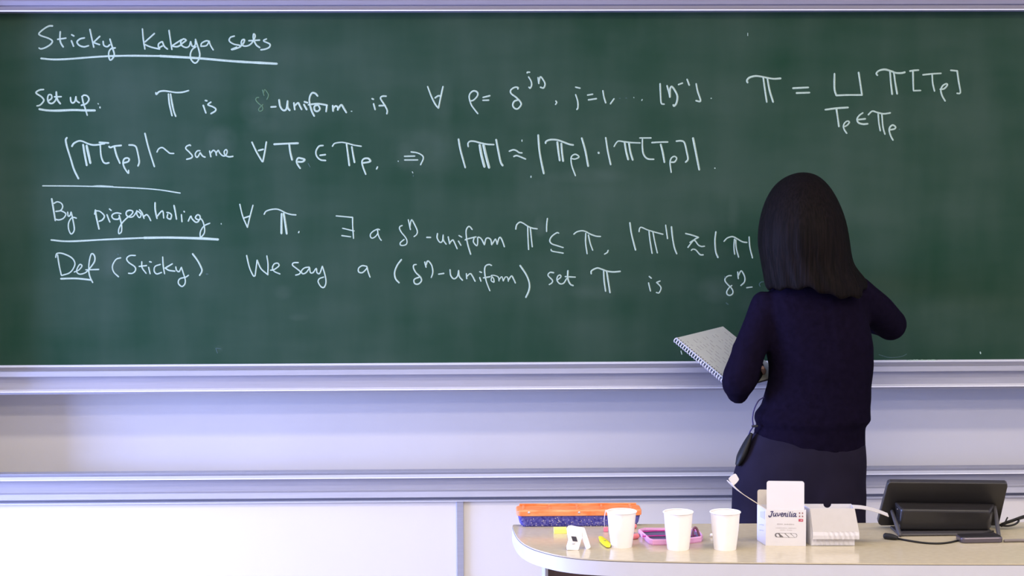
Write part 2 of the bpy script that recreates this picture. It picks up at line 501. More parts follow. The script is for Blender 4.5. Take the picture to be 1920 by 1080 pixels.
T('first line of white chalk writing, setup and uniformity condition',
  (50, 150, 8, '255,143 195,150 145,180 150,205 220,250 258,300 235,345 195,380 155,388;330,310 375,275 370,225 330,225 315,285 335,340 385,350 430,310 448,260;'
   '!4;445,180 450,250 470,310 505,355;!3.5;418,252 520,250;658,262 665,320 690,345 725,320 740,250;740,250 750,310 790,340;830,245 850,340 880,430 910,528;'
   '830,255 860,228 910,240 935,290 900,350 820,380;!4.6;190,437 300,455 450,460 700,450 850,455 1025,457;!2.4;1070,352 1078,362;!3.4;1100,405 1102,418'),
  (280, 150, 8, '!3.6;100,190 108,215 150,175 220,163 300,172 400,187 500,183 590,158;288,210 300,340 320,440 342,535;320,210 345,360 370,470 398,545;'
   '810,380 850,495;840,307 865,312;925,332 880,370 950,400 995,430 990,465 925,505;1825,405 1900,400'),
  (460, 150, 6.857, '!4;435,255 450,340 490,390 530,370 545,270;545,270 545,350 572,390;625,295 637,380;637,330 680,295 700,330 725,378;755,315 790,380;760,280 800,292;'
   '930,205 900,172 855,170 825,240 835,330 860,410 887,463;812,318 920,305 990,312 1052,325;930,320 890,340 895,390 930,402 960,370 938,322;1050,325 1040,405;'
   '1125,330 1130,400;1128,370 1160,335 1190,350 1190,385;1195,370 1235,320 1270,370 1300,418;!2;1360,402 1372,402;!3.4;1650,305 1670,380;1630,240 1648,248;'
   '1812,208 1760,210 1740,240 1790,320 1825,390 1820,435;1720,330 1800,328'),
  (780, 120, 6.857, '!3.4;150,290 200,420 250,520 290,567;348,290 320,420 290,567;245,437 285,410 325,412;695,475 740,465 790,410 790,365 745,345 700,375 685,430 710,520 750,580 795,637;'
   '862,430 950,408;860,467 935,465;1310,322 1312,303 1270,300 1220,335 1225,380 1290,430 1345,490 1350,530 1310,575 1270,570 1245,530 1265,480 1320,460;'
   '1448,165 1480,220 1488,270 1470,310 1452,298;1430,115 1435,105 1462,106;1570,175 1580,250;1578,240 1600,165 1640,210 1660,260 1640,308 1600,298;1798,475 1810,495 1795,520'),
  (1040, 120, 6, '!3.4;237,345 260,420 262,490 250,512;235,260 285,272;370,350 427,340;380,404 470,390;543,300 555,370 575,437;668,392 628,448;!2;890,375 892,380;!2.6;985,400 980,410;'
   '!3.4;1187,222 1192,350 1200,440 1232,452;!4;1265,245 1290,330 1297,372;1297,370 1300,280 1320,255 1360,310 1382,370 1370,440 1345,472 1335,460;!3.4;1392,232 1438,215;1490,172 1515,238;'
   '1592,222 1610,310 1640,400 1632,422 1590,412;!2.4;1758,386 1764,386;~;728,388 738,388;800,384 812,384'))
T('white chalk disjoint union formula at the upper right of the board',
  (1380, 110, 6.75, '!4;147,303 140,275 170,240 240,220 310,225 400,243 480,255 565,250;345,235 365,380 390,548;398,250 425,400 470,548;720,374 915,364;765,435 930,430;'
   '1247,190 1247,380 1270,465;1270,465 1420,460 1595,460;1552,175 1570,290 1595,460;1130,646 1270,628 1418,618;1272,640 1290,760 1303,858;!3.4;'
   '1375,860 1410,840 1435,805 1410,790 1375,815 1360,860 1375,905 1402,945'),
  (1600, 110, 6.75, '!4;305,210 292,185 330,150 400,137 470,155 540,180 610,182 652,172;465,165 475,300 492,450;470,160 510,175 530,300 555,445;!3.6;715,158 760,150 825,145;'
   '755,155 758,300 762,405;762,405 850,403;880,205 1000,192 1110,186;998,200 1005,310 1028,410;1098,388 1150,380 1190,335 1175,318 1130,345 1108,400 1125,470 1162,535;'
   '1232,147 1315,155;1315,155 1335,300 1355,410 1345,440 1312,438;120,687 75,720 48,765 65,810 120,828 182,825;62,772 152,762;190,710 240,665 300,680 380,698 468,687;'
   '315,700 325,820 342,912;362,700 375,860 400,955;470,900 520,890 535,865 500,840 465,865 455,910 475,980 502,1030;~;580,895 585,895'))
T('second line of white chalk writing, ending in an implication and product',
  (100, 240, 8, '!3.8;205,145 187,180 205,280 255,440 310,620 378,760;280,275 310,230 380,195 440,200 520,235 600,255 690,250;!4.4;448,250 470,390 503,560;!5.2;500,265 525,380 557,525;!3.6;'
   '690,215 830,225;690,245 770,235;705,250 715,400 745,500 785,530 835,522;835,278 860,292 920,272 1020,262;918,290 950,410 1000,528;'
   '1055,525 1120,505 1140,470 1110,450 1065,465 1048,520 1065,590 1125,680 1130,635;1135,255 1200,258 1245,290 1275,410 1290,510 1272,570;1375,80 1430,300 1517,578;'
   '!3;1555,362 1585,310 1640,295 1700,340 1750,378 1808,382'),
  (0, 0, 1, '!2.6;80,348.5 150,349 220,351 290,355 338,362;!1.6;165,350 185,348 212,349.4'),
  (320, 240, 8, '!3.2;300,265 285,255 240,275 230,310 280,360 325,415 310,450 240,470;440,340 400,345 370,390 385,435 410,430 445,370;445,370 480,420 518,437;585,345 605,432;'
   '600,380 640,335 675,360 688,410;680,380 715,335 735,370 780,415 825,412 850,360 835,325 805,350 815,400 870,432 935,425;!3.6;1220,212 1290,360 1375,505;1437,210 1415,350 1385,505;'
   '1318,338 1390,320;!4.2;1552,244 1700,236 1912,228;1780,245 1795,360 1823,478'),
  (520, 240, 6.4, '!4;240,405 300,405 330,380 290,365 250,362 232,400 245,440 275,483;!3.4;550,210 500,220 465,280 475,340 520,382 580,390;512,328 578,320;'
   '!3;662,220 690,185 770,172 840,183 920,205 1008,219;!4;832,195 850,330 865,450;895,225 910,320 928,412;!3.6;1025,420 1090,410 1118,395 1090,365 1040,370 1017,405 1030,470 1062,555;'
   '1203,467 1192,492;!3;1525,340 1650,337;1527,384 1685,383;1605,287 1680,298 1740,330 1752,370 1720,442;!2;1620,525 1627,540;1450,395 1452,402;~;1632,570 1632,580;372,425 395,468'),
  (840, 240, 7.385, '!4;147,155 175,310 240,548;!3.6;282,258 278,215 305,185 370,185 450,207 540,225 635,230;!5.6;440,235 465,380 505,535;492,235 530,400 570,548;!4.4;668,162 700,330 730,470 758,520;'
   '!3.2;848,322 905,302 950,315 985,340 1025,345;910,395 950,382 1000,398 1075,430;!2.4;1025,165 1025,185;!4.2;1250,98 1265,300 1295,480 1328,630;!3.6;'
   '1352,212 1360,185 1420,162 1510,165 1600,195 1680,225 1735,235;!4.2;1515,195 1530,320 1548,450;1570,215 1580,340 1595,458;!3;1700,420 1760,430 1815,400 1770,365 1725,380 1705,420 1715,520 1765,660;'
   '!2.2;1150,665 1150,685'),
  (1080, 240, 6.857, '!4.2;75,130 120,290 157,490;!5;290,316 293,322;!3.8;383,125 410,300 447,470;!3.4;490,238 520,190 550,168 620,177 720,188 825,192;!4.2;625,180 645,300 672,405;680,185 700,310 730,410;'
   '!3.4;820,128 965,128;855,145 855,250 870,340 920,395 1000,403;975,188 1080,182 1180,180;!4.2;1090,212 1115,310 1138,440;!3.2;1225,440 1270,435 1295,390 1265,365 1225,390 1210,450 1225,570;'
   '!3.8;1290,170 1350,165 1395,190 1425,310 1440,400 1410,440;!4.4;1505,130 1545,330 1585,535;!2.8;1783,515 1788,517'))
T('third line of white chalk writing, about pigeonholing',
  (80, 365, 10.105, '!3.6;172,78 210,300 240,490;!3;215,165 280,135 355,165 380,230 340,300 250,318;340,300 420,340 440,380 390,450 310,478 240,465;475,330 485,405 520,395 540,330;'
   '540,330 565,430 600,620 590,700 540,745 495,660 490,550 530,460 580,430 640,445;985,370 1000,290;!3.6;1000,290 1020,430 1070,650;!3;1010,305 1080,315 1150,370 1170,420 1130,480 1070,505;'
   '1220,378 1250,460 1275,520;1265,270 1300,300;1485,360 1410,345 1340,365 1312,410 1350,460 1430,465 1455,430;'
   '1450,390 1490,540 1500,640 1490,710 1445,738 1445,650 1500,545 1600,440 1680,380 1710,320 1650,295 1590,325 1590,390 1650,425 1720,410 1790,310'),
  (250, 365, 10.667, '!3;70,320 75,400 125,460 158,400 110,345 70,330;125,300 175,360 215,475;210,440 265,400 310,440 350,520;!3.4;437,160 440,300 475,475;!3;475,440 560,335 595,340 610,468;'
   '670,355 720,365 765,405 755,470 735,490 680,460 690,390;!3.4;815,215 840,340 865,490;963,400 975,540;1015,332 1022,346;!3;1100,530 1150,430 1175,480 1240,545 1290,545 1330,490;'
   '1340,480 1330,420 1280,405 1245,460 1290,500 1340,490;1340,470 1390,530 1425,660 1420,770 1350,850 1340,760 1380,670 1440,610 1530,572;!2.4;1757,578 1760,590'),
  (0, 0, 1, '!3.6;96,450 130,452.5 200,449 270,446;!5;270,446 320,445.5 375,447 409,449'),
  (430, 365, 7.68, '!3;152,138 180,260 205,340 262,470;342,152 300,310 262,470;205,338 290,310;503,283 530,240 600,215 680,208 740,225 820,265 890,285 960,292;!4.6;755,275 752,420 752,558;785,270 805,400 828,562;'
   '!3;1005,532 998,548'),
  (620, 390, 10.667, '!2.8;110,158 440,188;440,188 442,350 460,608;238,405 470,460;222,552 400,576;980,435 940,425 860,460 800,520 800,580 840,603 900,570 950,500;940,440 950,520 980,600 1015,648;'
   '1432,350 1390,370 1378,410 1420,490 1500,590 1530,670 1510,730 1440,750 1395,735 1400,690 1470,630;1555,235 1597,432;1590,370 1605,270 1630,240 1690,350 1735,460 1720,530 1668,572'),
  (780, 390, 10.667, '!3;215,588 295,588;432,510 425,600 480,685 530,660 545,540;545,540 550,640 605,725;645,575 675,715;675,700 735,640 770,690 825,815;850,660 900,745;860,550 915,582;'
   '1125,430 1080,375 1040,380 1005,450 1010,580 1040,740 1095,925;985,640 1020,622 1200,578;1165,600 1150,680 1215,755 1235,700 1235,600;1235,590 1260,585 1310,620 1370,735;'
   '1375,720 1400,620 1450,600 1500,640 1515,735;1515,735 1590,620;1590,620 1610,660 1625,725;1625,725 1660,610 1690,590 1730,660 1770,775'),
  (950, 390, 7.68, '!3;132,305 145,245 190,205 240,220 310,265 370,290 440,300;305,270 308,420 317,598;342,285 355,420 370,558;588,150 578,240 576,338;750,362 720,358 650,410 622,470 650,515 720,540 815,570;'
   '640,597 660,622 815,650;968,378 1010,345 1080,328 1140,340 1210,378 1290,405 1352,410;1140,365 1138,500 1160,658;1178,390 1205,510 1240,608;1462,610 1450,640 1410,665;!3.4;1775,212 1800,380 1857,605'),
  (1160, 390, 7.111, '!3;273,315 280,275 305,258 380,290 470,318 590,350;405,310 420,440 447,605;458,318 485,460 517,598;627,228 640,320 652,408;!3.4;705,250 720,400 745,530 775,610;!3;892,340 980,362 1065,392;'
   '1065,392 1000,430 925,525;950,460 1010,430 1060,490 1100,512 1145,510;970,565 990,550 1030,560 1085,620 1128,625;!3.4;1297,318 1285,430 1295,580 1325,660;!3;'
   '1405,445 1450,400 1520,382 1580,410 1650,450 1710,460;1545,415 1538,520 1548,615;1562,425 1570,540 1600,655;1740,385 1750,520 1785,665'))
T('bottom line of white chalk writing, a definition still being written',
  (90, 460, 6.194, '!3;112,112 130,230 155,345;90,140 105,95 170,95 270,140 312,200 300,260 250,320 160,350;305,310 360,285 395,240 370,222 340,270 335,310 370,335 430,320 475,280 540,190 540,120 505,100 480,190 475,300 490,370 520,432;'
   '440,285 590,280;!3.8;150,388 330,385 500,402;!3;845,145 790,165 750,240 765,310 820,365;1015,118 950,120 915,155 940,200 1010,250 1015,295 980,325 935,325;1090,190 1095,260 1140,325;1058,245 1145,235;'
   '1170,255 1187,330;1180,190 1200,195;1305,222 1245,245 1235,300 1265,332 1320,315;1333,135 1340,240 1355,330;1445,215 1360,265;1360,262 1405,290 1475,300;1485,250 1495,290 1525,305 1550,255;'
   '1550,255 1575,330 1595,400 1590,450 1555,478 1515,440 1530,390 1600,370 1632,348;!3.6;1680,98 1740,180 1785,270 1785,310 1762,348;~;1840,332 1855,334;815,103 818,108'),
  (440, 460, 6.857, '!3;155,130 190,280 240,390 265,390;265,390 290,190;290,190 340,300 428,378;415,135 430,240 428,378;462,320 510,310 570,265 555,230 510,240 487,290 510,335 583,368;'
   '818,222 760,225 745,255 800,300 845,340 830,370 785,383;960,280 900,290 860,330 875,365 920,350 965,290;965,290 975,350 1010,350 1050,297 1060,350 1095,360 1128,270;'
   '1130,270 1165,390 1175,480 1150,540 1110,530 1075,470 1090,430 1145,408;1700,270 1640,262 1595,295 1595,340 1640,352 1690,310 1705,280;1705,285 1720,350 1742,408'),
  (720, 470, 6.857, '!3.4;225,115 170,190 138,280 150,360 195,412;!3;415,178 385,185 380,220 410,280 470,340 482,390 440,430 395,420 390,370 455,340;525,145 542,213;540,190 565,132 610,180 628,250 625,300 608,345;'
   '702,302 770,293;850,245 860,320 900,362 945,330 960,255;960,255 970,330 1010,380;1060,295 1065,360;1067,330 1110,295 1140,330 1172,393;1232,345 1247,392;1230,270 1255,280;'
   '1383,190 1350,178 1305,200 1295,270 1315,390 1362,515;1278,350 1365,335;!2.4;1385,345 1380,385 1415,405 1410,360 1390,335 1380,320 1420,318 1470,340 1480,390;1480,375 1515,335 1535,390;1535,390 1560,340 1590,345 1600,395;'
   '!3;1600,380 1640,325 1665,360 1690,415;!3.6;1750,190 1830,310 1870,420 1865,510 1825,600'),
  (1000, 480, 6.857, '!3;262,215 215,212 190,250 245,310 240,345 205,368;310,310 355,270 345,245 315,260 305,310 340,355 390,350 430,290;!3.6;445,190 445,290 475,360 512,380;!3;410,265 540,272;'
   '!3.4;745,228 750,190 820,155 880,170 950,195 1030,205 1118,198;905,195 912,320 930,452;!3.8;945,200 965,330 987,470;!3;1482,345 1507,450;1490,262 1518,285;1630,322 1585,340;1585,340 1635,390 1640,430 1615,475 1582,468'),
  (1300, 490, 10.8, '!3;770,290 710,295 650,340 645,400 700,470 770,540 805,610 790,665 740,690 690,670 680,610 730,530 780,490;900,215 912,350;915,290 965,195 1010,240 1045,330 1035,420 965,490;1080,535 1190,520;'
   '~;!2.6;1420,415 1370,425 1340,465 1355,505;665,840 705,870;635,305 650,330'))
T('stray chalk specks scattered over the board',
  (0, 0, 1, '!1.6;1402,62 1402,67;!2.4;1277,658 1278.4,664;1838,660 1838.6,663;~;!2;1648,665 1668,670.5 1690,668.5 1700,664;405,653 408,662;405,653 414,654'))
FAINT_GREEN = (280, 150, 8, '!2.4;1640,262 1610,268 1600,300 1640,350 1690,390 1705,425 1690,460 1650,465 1645,430 1690,385 1705,365;1700,150 1722,232;1715,190 1735,145 1780,200 1788,240 1765,290')


def ribbon(bm, pts, w, mi):
    """one chalk stroke: a slightly raised ridge on the board face, rounded at both ends"""
    P = [at(x, y, 0) for x, y in pts]
    Q = catmull(P, 5) if len(P) > 2 else [P[0], P[0].lerp(P[1], 0.5), P[1]]
    w = w * 0.86 / 560 / 2
    rows = []
    n = len(Q)
    for i, c in enumerate(Q):
        t = Q[min(i + 1, n - 1)] - Q[max(i - 1, 0)]
        if t.length < 1e-9:
            t = V((1, 0, 0))
        t.normalize()
        s = V((-t.z, 0, t.x))
        ww = w * (1 + 0.16 * noise.noise(V((c.x * 30, c.z * 30, w * 900))))
        if i == 0:
            rows.append((c - t * w * 0.8, s, ww * 0.45))
        rows.append((c, s, ww))
        if i == n - 1:
            rows.append((c + t * w * 0.8, s, ww * 0.45))
    prev = None
    for c, s, ww in rows:
        cur = [bm.verts.new(V((c.x, -0.0003, c.z)) + s * ww), bm.verts.new(V((c.x, -0.0012, c.z))), bm.verts.new(V((c.x, -0.0003, c.z)) - s * ww)]
        if prev:
            for k in (0, 1):
                bm.faces.new((prev[k], prev[k + 1], cur[k + 1], cur[k])).material_index = mi
        prev = cur


def write(label, blocks, mats, keep_label=False):
    """strokes that stand close together form one word or formula, a part of the board"""
    strokes = []
    for ox, oy, s, txt in blocks:
        w, mi = 3.4, 0
        for st in txt.split(';'):
            st = st.strip()
            if not st:
                continue
            if st == '~':
                mi = 1
                continue
            if st[0] == '!':
                w = float(st[1:])
                continue
            pts = [tuple(float(q) for q in p.split(',')) for p in st.split()]
            strokes.append(([(ox + a / s, oy + b / s) for a, b in pts], w, min(mi, len(mats) - 1)))
    B = [(min(p[0] for p in q), max(p[0] for p in q), min(p[1] for p in q), max(p[1] for p in q)) for q, _, _ in strokes]
    size = [max(b[1] - b[0], b[3] - b[2], 3) for b in B]
    g = list(range(len(B)))

    def root(i):
        while g[i] != i:
            i = g[i]
        return i
    for i in range(len(B)):
        for j in range(i):
            gx = max(0, B[i][0] - B[j][1], B[j][0] - B[i][1])
            gy = max(0, B[i][2] - B[j][3], B[j][2] - B[i][3])
            if math.hypot(gx, gy) <= max(10.5, 0.48 * max(size[i], size[j])):
                g[root(i)] = root(j)
    groups = {}
    for i in range(len(B)):
        groups.setdefault(root(i), []).append(i)
    for ids in groups.values():
        bm = bmesh.new()
        for i in ids:
            ribbon(bm, *strokes[i])
        o = obj('chalk_lettering', bm, mats, cb)
        if keep_label:
            o['label'] = label


for lb, blocks in TEXT:
    write(lb, blocks, [M['chalk'], M['chalk_faint']])
write('faint greenish rubbed chalk exponent in the first line', [FAINT_GREEN], [M['chalk_green']], True)


# ------------------------------------------------------------------ lower sliding white board
wb = thing('white_board', 'lower white sliding board with aluminium rail below the green chalkboard', 'whiteboard', (0.2, 0.05, 0.1))
sxa, sxb = at(857, 1000, 0).x, at(869, 1000, 0).x
for a, b in ((BX0, sxa), (sxb, BX1)):
    bm = bmesh.new(); box(bm, a, b, 0.0, 0.03, 0.12, 0.533)
    obj('panel', bm, M['white_board'], wb)
bm = bmesh.new()
prism(bm, [(sxa - 0.004, 0.002), (sxa, -0.010), (sxb, -0.010), (sxb + 0.001, 0.002)], 0.12, 0.5335, 'z')
obj('joint_strip', bm, M['alu'], wb)
bm = bmesh.new()
prism(bm, [(0.03, 0.636), (-0.016, 0.636), (-0.006, 0.6245), (-0.038, 0.6195), (-0.038, 0.6170), (-0.008, 0.6165), (-0.008, 0.5715), (-0.028, 0.569), (-0.039, 0.5515), (-0.012, 0.5505),
           (-0.003, 0.5375), (-0.016, 0.5350), (-0.016, 0.532), (0.03, 0.532)], BX0, BX1)
obj('top_rail', bm, M['alu'], wb, bevel=0.0012)
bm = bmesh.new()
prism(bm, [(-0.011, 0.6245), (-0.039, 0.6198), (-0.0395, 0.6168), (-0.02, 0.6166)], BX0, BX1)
obj('edge_strip', bm, M['alu_gleam'], wb)  # lower rail lip: its gleam is painted in by the pale strip
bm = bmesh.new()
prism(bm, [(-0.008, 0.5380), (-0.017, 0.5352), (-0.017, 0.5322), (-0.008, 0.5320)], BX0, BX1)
obj('edge_strip', bm, M['alu_gleam'], wb)
bm = bmesh.new(); box(bm, BX0, BX1, -0.02, 0.04, 0.06, 0.12)
obj('bottom_rail', bm, M['alu'], wb, bevel=0.003)

# ------------------------------------------------------------------ the lecturer, seen from behind
PY = -0.42
feet = at(1500, 1310, PY)
person = thing('person', 'person with long dark hair in navy sweater writing at the chalkboard, back turned', 'person', (feet.x, PY, 0))


def row(y, xl, xr, Y, dep, n=28, dz=None, back=1.0):
    """one horizontal ring of a garment between two pixel edges"""
    a, b = at(xl, y, Y), at(xr, y, Y)
    c, hw = (a + b) / 2, (b - a).length / 2
    out = []
    for k in range(n):
        t = 2 * PI * k / n
        cx, sy = math.cos(t), math.sin(t)
        e = 0.85
        px = c.x + hw * math.copysign(abs(cx) ** e, cx)
        py = c.y + dep * math.copysign(abs(sy) ** e, sy)
        pz = c.z + (dz(cx, sy) if dz else 0)
        out.append(V((px, py, pz)))
    return out


def pt(x, y, Y):
    return tuple(at(x, y, Y))


# arms: joints as (pixel x, pixel y, depth)
L_SH, L_M1, L_M2, L_EL, L_TIP = pt(1438, 572, -.44), pt(1421, 616, -.46), pt(1402, 666, -.475), pt(1385, 716, -.48), pt(1383, 741, -.47)
L_F1, L_CUFF, L_WR = pt(1398, 704, -.40), pt(1412, 690, -.31), pt(1416, 686, -.285)
R_SH, R_M, R_EL = pt(1600, 552, -.43), pt(1640, 580, -.36), pt(1671, 610, -.27)
R_F1, R_CUFF, R_WR = pt(1600, 588, -.18), pt(1535, 560, -.15), pt(1521, 553, -.142)

# --- sweater
bm = bmesh.new()
hem = lambda cx, sy: 0.022 * (-cx) - 0.022 * max(0, -sy)
rows = [(506, 1498, 1540, -.43, .055), (514, 1488, 1556, -.43, .065), (522, 1472, 1590, -.43, .08), (534, 1453, 1609, -.43, .095), (552, 1436, 1616, -.43, .105), (580, 1428, 1622, -.425, .115),
        (615, 1430, 1630, -.42, .122), (650, 1434, 1637, -.42, .122), (685, 1442, 1637, -.42, .12), (715, 1441, 1634, -.42, .117), (742, 1433, 1632, -.42, .117),
        (760, 1428, 1630, -.42, .12), (776, 1415, 1630, -.42, .125), (788, 1414, 1631, -.42, .128), (798, 1422, 1620, -.42, .122), (806, 1414, 1621, -.42, .123)]
rings = [row(*r) for r in rows]
rings.append(row(828, 1413, 1622, -.42, .123, dz=hem))
rings.append(row(829, 1417, 1618, -.42, .117, dz=hem))
loft(bm, rings)
tube(bm, [L_SH, L_M1, L_M2, L_EL, L_TIP], [.053, .052, .053, .054, .032], n=20)
tube(bm, [L_EL, L_F1, L_CUFF], [.050, .046, .038], n=20)
bump = pt(1383, 652, -.47)
ball(bm, bump, .022, 0.9, 1.5, 0.65)
ball(bm, pt(1376, 692, -.475), .030, 0.8, 1.2, 1.0)
tube(bm, [R_SH, R_M, R_EL], [.064, .058, .053], n=20)
tube(bm, [R_EL, R_F1, R_CUFF], [.048, .040, .034], n=20)
bm = remesh(bm, 0.008, 9, 0.0035, 9.0)
sweater = obj('sweater', bm, M['sweater'], person, smooth=True)

# --- trousers
bm = bmesh.new()
rows = [(796, 1424, 1612, -.42, .105), (815, 1412, 1620, -.42, .116), (838, 1398, 1623, -.42, .125), (858, 1386, 1624, -.42, .132), (880, 1379, 1623, -.42, .135), (902, 1374, 1622, -.42, .135), (945, 1372, 1622, -.42, .13),
        (990, 1371, 1621, -.42, .122)]
loft(bm, [row(*r) for r in rows])
for xa, xb, fx in ((1371, 1500, 1440), (1492, 1621, 1556)):
    c0 = [(955, xa + 4, xb), (1000, xa, xb), (1060, xa + 4, xb - 8), (1140, xa + 10, xb - 12), (1220, xa + 14, xb - 16), (1285, xa + 14, xb - 16)]
    loft(bm, [row(y, a, b, -.42, .105 - 0.012 * i * 0.4, 20) for i, (y, a, b) in enumerate(c0)])
bm = remesh(bm, 0.010, 6, 0.004, 7.0)
obj('trousers', bm, M['trousers'], person, smooth=True)

# --- shoes
for fx in (1440, 1556):
    f = at(fx, 1310, -.42)
    bm = bmesh.new()
    prof = [(-.085, .030, .055), (-.06, .038, .07), (0, .040, .065), (.06, .045, .05), (.11, .040, .04), (.145, .022, .03)]
    rr = []
    for dy, w, h in prof:
        rr.append([V((f.x + w * math.cos(2 * PI * k / 16), -.40 + dy, max(0.004, h * 0.5 + h * 0.5 * math.sin(2 * PI * k / 16)))) for k in range(16)])
    loft(bm, rr)
    obj('shoe', bm, M['shoe'], person, smooth=True)


# --- body: one continuous skin surface, head to feet, with both hands
def hand(bm, wrist, fwd, nrm, side, curls, splay=0.06, thumb=(0.55, 0.5), L=0.172):
    """palm, four bent fingers and a thumb; side=+1 puts the thumb on fwd x nrm"""
    fwd = V(fwd).normalized()
    nrm = V(nrm)
    nrm = (nrm - fwd * nrm.dot(fwd)).normalized()
    lat = fwd.cross(nrm) * side
    w = V(wrist)
    rings = []
    for d, hw, th in ((0, .026, .020), (.02, .030, .018), (.05, .038, .015), (.085, .040, .012), (.095, .034, .009)):
        rings.append([w + fwd * d + lat * hw * math.cos(2 * PI * k / 14) + nrm * th * math.sin(2 * PI * k / 14) for k in range(14)])
    loft(bm, rings)
    for i, (off, ln) in enumerate(((.029, .068), (.010, .076), (-.010, .070), (-.029, .055))):
        base = w + fwd * .082 + lat * off
        ang = (1.5 - i) * splay
        d0 = (fwd + lat * ang).normalized()
        cA = curls[i] if isinstance(curls, (list, tuple)) else curls
        p, a, pts = base, cA * 0.5, [base]
        for seg in (.45, .30, .25):
            d = d0 * math.cos(a) + nrm * math.sin(a)
            p = p + d * ln * seg
            pts.append(p)
            a += cA
        tube(bm, pts, [.0092, .0088, .008, .0068], n=10, smooth_n=4)
    tb = w + fwd * .022 + lat * .024
    d1 = (fwd * 0.7 + lat * thumb[0] + nrm * thumb[1]).normalized()
    d2 = (fwd * 0.95 + lat * thumb[0] * 0.25 + nrm * (thumb[1] + .25)).normalized()
    tube(bm, [tb, tb + d1 * .04, tb + d1 * .04 + d2 * .028, tb + d1 * .04 + d2 * .05], [.0135, .0115, .0098, .0075], n=10, smooth_n=4)


bm = bmesh.new()
hc = at(1508, 420, -.43)          # head centre
# head rings: (dz, half width, half depth, y shift); face looks at the board
for_head = [(.118, .020, .025, -.008), (.110, .042, .052, -.008), (.092, .060, .074, -.006), (.065, .071, .090, -.004), (.035, .075, .096, -.002), (.005, .074, .095, .0),
            (-.025, .071, .090, .004), (-.05, .066, .082, .010), (-.075, .058, .072, .018), (-.098, .044, .054, .030), (-.112, .026, .030, .040)]
rings = []
for dz, hw, hd, ys in for_head:
    rings.append([V((hc.x + hw * math.cos(2 * PI * k / 24), hc.y + ys + hd * math.sin(2 * PI * k / 24), hc.z + dz)) for k in range(24)])
loft(bm, rings)
fy = hc.y + .094
tube(bm, [(hc.x, fy - .004, hc.z + .008), (hc.x, fy + .010, hc.z - .018), (hc.x, fy + .018, hc.z - .034)], [.009, .010, .012], n=10)   # nose
ball(bm, (hc.x - .010, fy + .004, hc.z - .038), .008); ball(bm, (hc.x + .010, fy + .004, hc.z - .038), .008)
ball(bm, (hc.x, fy - .006, hc.z - .064), .016, 1.4, .8, .55)                                                          # mouth
ball(bm, (hc.x, fy - .016, hc.z - .098), .018)                                                                         # chin
for s in (-1, 1):
    ball(bm, (hc.x + s * .076, hc.y, hc.z - .01), .022, .35, .75, 1.3)                                                  # ear
    ball(bm, (hc.x + s * .032, fy - .014, hc.z + .022), .018, 1.3, .6, .4)                                              # brow
    ball(bm, (hc.x + s * .036, fy - .030, hc.z - .034), .026)                                                          # cheek
nb = at(1515, 530, -.43)
tube(bm, [(hc.x, hc.y - .01, hc.z - .07), (hc.x + .002, hc.y - .008, hc.z - .13), (nb.x, nb.y, nb.z - .01)], [.050, .050, .058], n=18)
rows = [(530, 1478, 1568, -.43, .060), (548, 1448, 1602, -.43, .082), (590, 1444, 1608, -.42, .095), (650, 1450, 1620, -.42, .098), (720, 1450, 1618, -.42, .092), (780, 1440, 1612, -.42, .098), (840, 1412, 1610, -.42, .105),
        (900, 1392, 1606, -.42, .112), (960, 1390, 1604, -.42, .105)]
loft(bm, [row(*r) for r in rows])
for xa, xb in ((1390, 1490), (1506, 1604)):
    loft(bm, [row(y, xa + a, xb - a, -.42 + sh, d, 16) for y, a, d, sh in ((930, 0, .09, 0), (1010, 8, .078, 0), (1090, 20, .058, 0), (1150, 24, .054, 0), (1220, 30, .045, -.01), (1280, 34, .035, -.01))])
for fx in (1440, 1556):
    f = at(fx, 1310, -.42)
    tube(bm, [(f.x, -.43, .05), (f.x, -.38, .035), (f.x, -.28, .022)], [.03, .028, .018], n=12)
tube(bm, [L_SH, L_M1, L_M2, L_EL], [.040, .038, .036, .036], n=16)
tube(bm, [L_EL, L_F1, L_CUFF, L_WR], [.036, .034, .027, .024], n=16)
tube(bm, [R_SH, R_M, R_EL], [.044, .040, .036], n=16)
tube(bm, [R_EL, R_F1, R_CUFF, R_WR], [.036, .031, .025, .022], n=16)

# left hand under the notebook, thumb on the page; right hand at the board
NA, NB_ = at(1265, 634, -.23), at(1363, 610, -.105)
e1 = (NB_ - NA)
uB = e1.normalized()
ad = V((at(1366, 690, -.34) - NA))
ad = (ad - uB * ad.dot(uB)).normalized()
NB_W, NB_H = 0.297, 0.21
npn = ad.cross(uB).normalized()
if npn.z < 0:
    npn = -npn
hw_ = V(L_WR)
tgt = NA + ad * 0.25 + uB * 0.10 - npn * 0.020
hand(bm, hw_, tgt - hw_, npn, -1, [0.25, 0.28, 0.3, 0.35], thumb=(0.5, 0.9))
rh = V(R_WR)
hand(bm, rh, V((-0.85, 0.36, 0.12)), V((0.15, 0.75, -0.4)), 1, [0.55, 0.65, 0.8, 0.95], thumb=(0.35, 0.75))
bm = remesh(bm, 0.0048, 3)
body = obj('body', bm, M['skin'], person, smooth=True)
for s in (-1, 1):
    bm = bmesh.new(); ball(bm, (hc.x + s * .032, fy - .018, hc.z + .006), .0125, 1, .9, .8)
    e = obj('eye', bm, M['eye'], person, smooth=True)
    bm = bmesh.new(); ball(bm, (hc.x + s * .032, fy - .0085, hc.z + .005), .0055, 1, .5, 1)
    obj('iris', bm, M['iris'], e, smooth=True)
bm = bmesh.new(); ball(bm, (hc.x, fy + .004, hc.z - .064), .012, 1.7, .45, .42)
obj('lips', bm, M['lip'], person, smooth=True)

